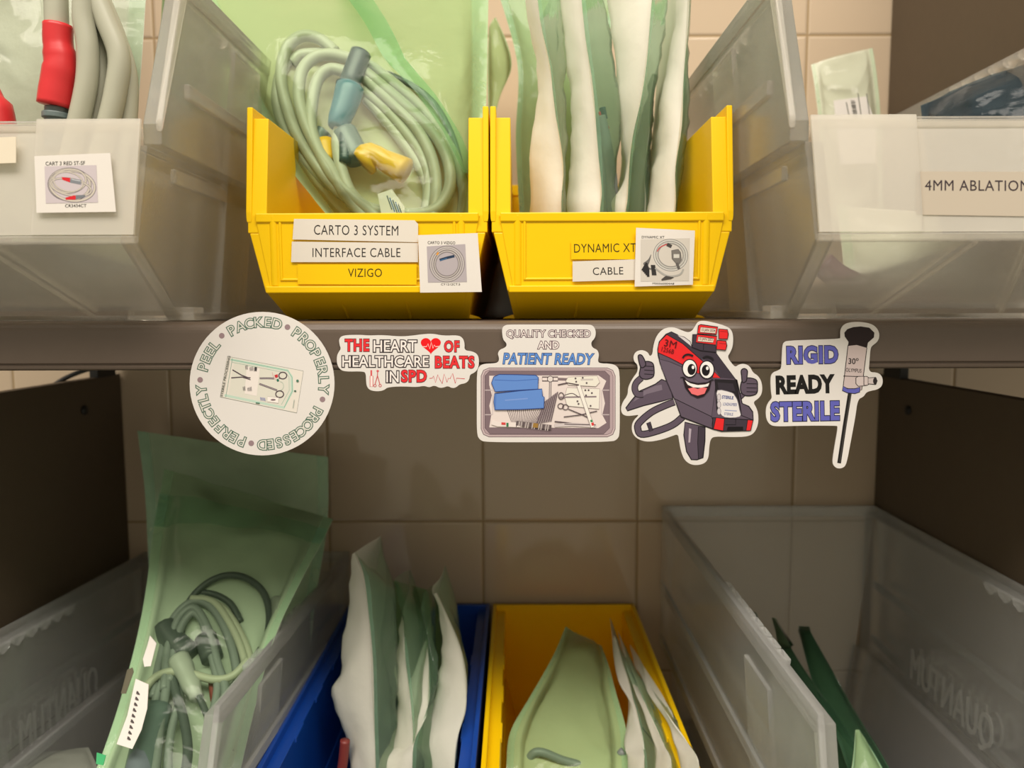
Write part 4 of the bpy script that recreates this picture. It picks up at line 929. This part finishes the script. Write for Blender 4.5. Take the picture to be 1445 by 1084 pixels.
a.poly([(500,235),(660,275),(700,330),(790,448),(690,440),(620,330),(560,310)], DP); a.poly([(400,155),(450,168),(490,198),(502,245),(440,200)], (210,204,208), 0, OL, 4); a.poly([(335,150),(365,136),(400,152),(500,232),(575,325),(555,322),(440,212)], DP)
a.poly([(275,272),(277,230),(287,198),(335,152),(440,212),(560,318),(575,330),(548,415),(440,352),(350,305)], RD, 0, OL, 5); a.poly([(645,395),(692,440),(640,440)], RD, 0, OL, 4)
a.poly([(285,315),(360,335),(440,370),(640,450),(662,470),(632,698),(385,578),(335,460),(300,375)], (100,88,104), 0, DP, 5); a.poly([(385,578),(632,698),(640,720),(630,775),(430,698),(398,610)], PU, 0, OL, 5)
a.poly([(655,450),(798,456),(832,690),(668,660)], (34,30,36), 0, OL, 6); a.poly([(672,470),(775,478),(790,530),(680,520)], (52,46,56)); a.poly([(798,456),(835,610),(880,632),(905,668),(908,720),(832,690)], PU, 0, OL, 5)
a.poly([(672,522),(765,538),(788,560),(805,592),(818,650),(820,698),(720,702),(682,660),(672,600)], (226,222,224), 3, (120,114,126), 4)
for y in (560, 610, 655): a.ell(682, y+8, 12, 22, (206,200,206), (130,124,134), 3)
a.text('STERILE', 702, 560, 778, 580, (50,70,140), .03, 4); a.text('STERILE', 716, 672, 776, 690, (60,80,150), 0, 3); a.text('LOADNUMBER', 708, 606, 802, 626, (60,80,150), 0, 3); a.stroke([(720,655),(800,660)], 5, (150,160,200))
a.poly([(640,705),(720,710),(870,718),(908,722),(892,790),(700,795),(640,780)], DP, 0, OL, 6); a.poly([(662,705),(718,712),(710,792),(645,780)], RD, 0, OL, 5); a.poly([(872,720),(908,724),(893,790),(862,790)], RD, 0, OL, 5); a.poly([(740,765),(842,765),(842,790),(733,790)], (22,18,22)); a.stroke([(793,712),(793,752),(725,752)], 5, OL)
a.poly([(508,150),(535,150),(530,205),(660,222),(665,270),(560,258),(503,236)], DP, 0, OL, 6); a.stroke([(580,212),(578,255)], 5, OL)
a.poly([(545,92),(560,85),(674,102),(664,152),(538,146)], RD, 0, OL, 6); a.poly([(535,150),(668,164),(660,222),(528,205)], RD, 0, OL, 6)
a.poly([(680,114),(738,120),(744,150),(738,182),(680,180)], RD, 0, OL, 6); a.poly([(670,190),(728,195),(734,225),(726,256),(664,250)], RD, 0, OL, 6); a.stroke([(690,130),(736,134)], 4, (150,24,30)); a.stroke([(684,210),(728,214)], 4, (150,24,30))
a.poly([(560,102),(662,112),(657,145),(555,136)], (222,204,190), 0, OL, 3); a.poly([(545,165),(648,178),(642,206),(540,197)], (222,204,190), 0, OL, 3)
a.text('15 JAN 2024', 566, 114, 656, 136, (70,40,44), .012, 5); a.text('15 JAN 2021', 550, 174, 640, 196, (70,40,44), .012, 6)
a.text('3M', 318, 190, 400, 236, (80,14,20), 0, 12); a.text('1256B', 300, 242, 384, 272, (80,14,20), 0, 14)
for cx, cy, px_, py_e in ((487,377,499,384),(601,386,594,390)):
    a.ell(cx, cy, 48, 59, (242,238,238), OL, 7); a.ell(px_, py_e, 27, 37, (24,20,24)); a.ell(px_+10, py_e-14, 9, 12, (240,236,236))
a.stroke([(440,308),(455,290),(480,284),(510,294)], 12, OL, 5); a.stroke([(575,308),(600,298),(630,306),(645,322)], 12, OL, 5)
a.poly([(443,440),(480,465),(540,478),(600,472),(630,460),(615,520),(580,560),(540,572),(495,550),(460,505)], (40,20,26), 0, OL, 6)
a.poly([(455,455),(490,476),(540,488),(590,484),(618,474),(608,496),(560,506),(510,503),(474,486)], (240,236,234)); a.poly([(476,512),(510,504),(540,514),(570,504),(602,508),(585,545),(540,558),(500,546)], (232,112,116)); a.stroke([(425,438),(445,436),(460,446)], 6, OL, 4); a.stroke([(612,468),(630,455),(645,456)], 6, OL, 4)
a.build('illustration', st)

# 5 endoscope sticker
S5 = (1060, 440, 4.715)
o5 = [(205,235),(214,203),(245,192),(400,186),(588,180),(592,170),(590,122),(610,88),(650,70),(720,66),(800,80),(840,115),(852,160),(838,200),(802,225),(790,245),(784,330),(778,402),(845,404),(873,440),(870,490),(840,516),(790,526),(762,536),(745,565),(706,582),(690,700),(660,860),(632,1010),(610,1038),(570,1043),(542,1020),(538,985),(555,880),(576,762),(560,757),(330,757),(160,763),(120,750),(97,710),(95,645),(110,605),(138,575),(130,540),(125,440),(140,405),(180,390),(199,378),(202,300)]
st = sticker('cut-out sticker of a rigid scope beside stacked purple and black words', o5, *S5, YS, 2)
a = Art(YS-.00065, *S5); VI = (96,98,186)
a.outlined('RIGID', 242, 234, 572, 340, VI, (34,34,66), .045, .08, ang=-1, sp=1.1); a.text('READY', 170, 428, 544, 538, (26,24,24), .055, -1.5); a.outlined('STERILE', 136, 604, 582, 720, VI, (34,34,66), .045, .08, ang=-1, sp=1.1)
a.build('lettering', st)
a = Art(YS-.00065, *S5); BK = (34,26,28)
a.stroke([(660,520),(622,760),(585,1008)], 25, (30,28,28)); a.stroke([(664,530),(626,770),(590,1000)], 6, (70,66,64))
a.poly([(645,222),(700,218),(770,240),(735,520),(700,528),(612,500)], (206,190,190), 0, BK, 5)
a.poly([(622,140),(640,118),(680,104),(730,100),(785,108),(818,140),(815,170),(775,205),(770,238),(710,218),(645,226),(650,200),(625,165)], (40,28,30), 0, BK, 4)
a.stroke([(614,428),(740,432)], 5, BK); a.poly([(612,495),(640,512),(690,512),(726,502),(722,535),(690,545),(640,540),(607,525)], VI, 0, BK, 5)
a.poly([(697,440),(712,430),(760,430),(760,492),(712,496),(697,478)], (214,200,200), 0, BK, 5); a.poly([(750,432),(770,430),(780,438),(780,485),(768,490),(750,488)], (214,200,200), 0, BK, 5); a.poly([(778,440),(830,437),(838,460),(830,484),(778,480)], (206,194,194), 0, BK, 5); a.ell(824, 461, 13, 22, (44,38,40))
a.text('30', 648, 310, 694, 348, (30,26,28), .01, 2); a.ring(706, 318, 7, 7, 4, (30,26,28)); a.text('OLYMPUS', 630, 377, 734, 402, (40,34,36), 0, 4)
a.build('illustration', st)

for ob in list(bpy.data.objects):
    if '_local' in ob.keys(): del ob['_local']
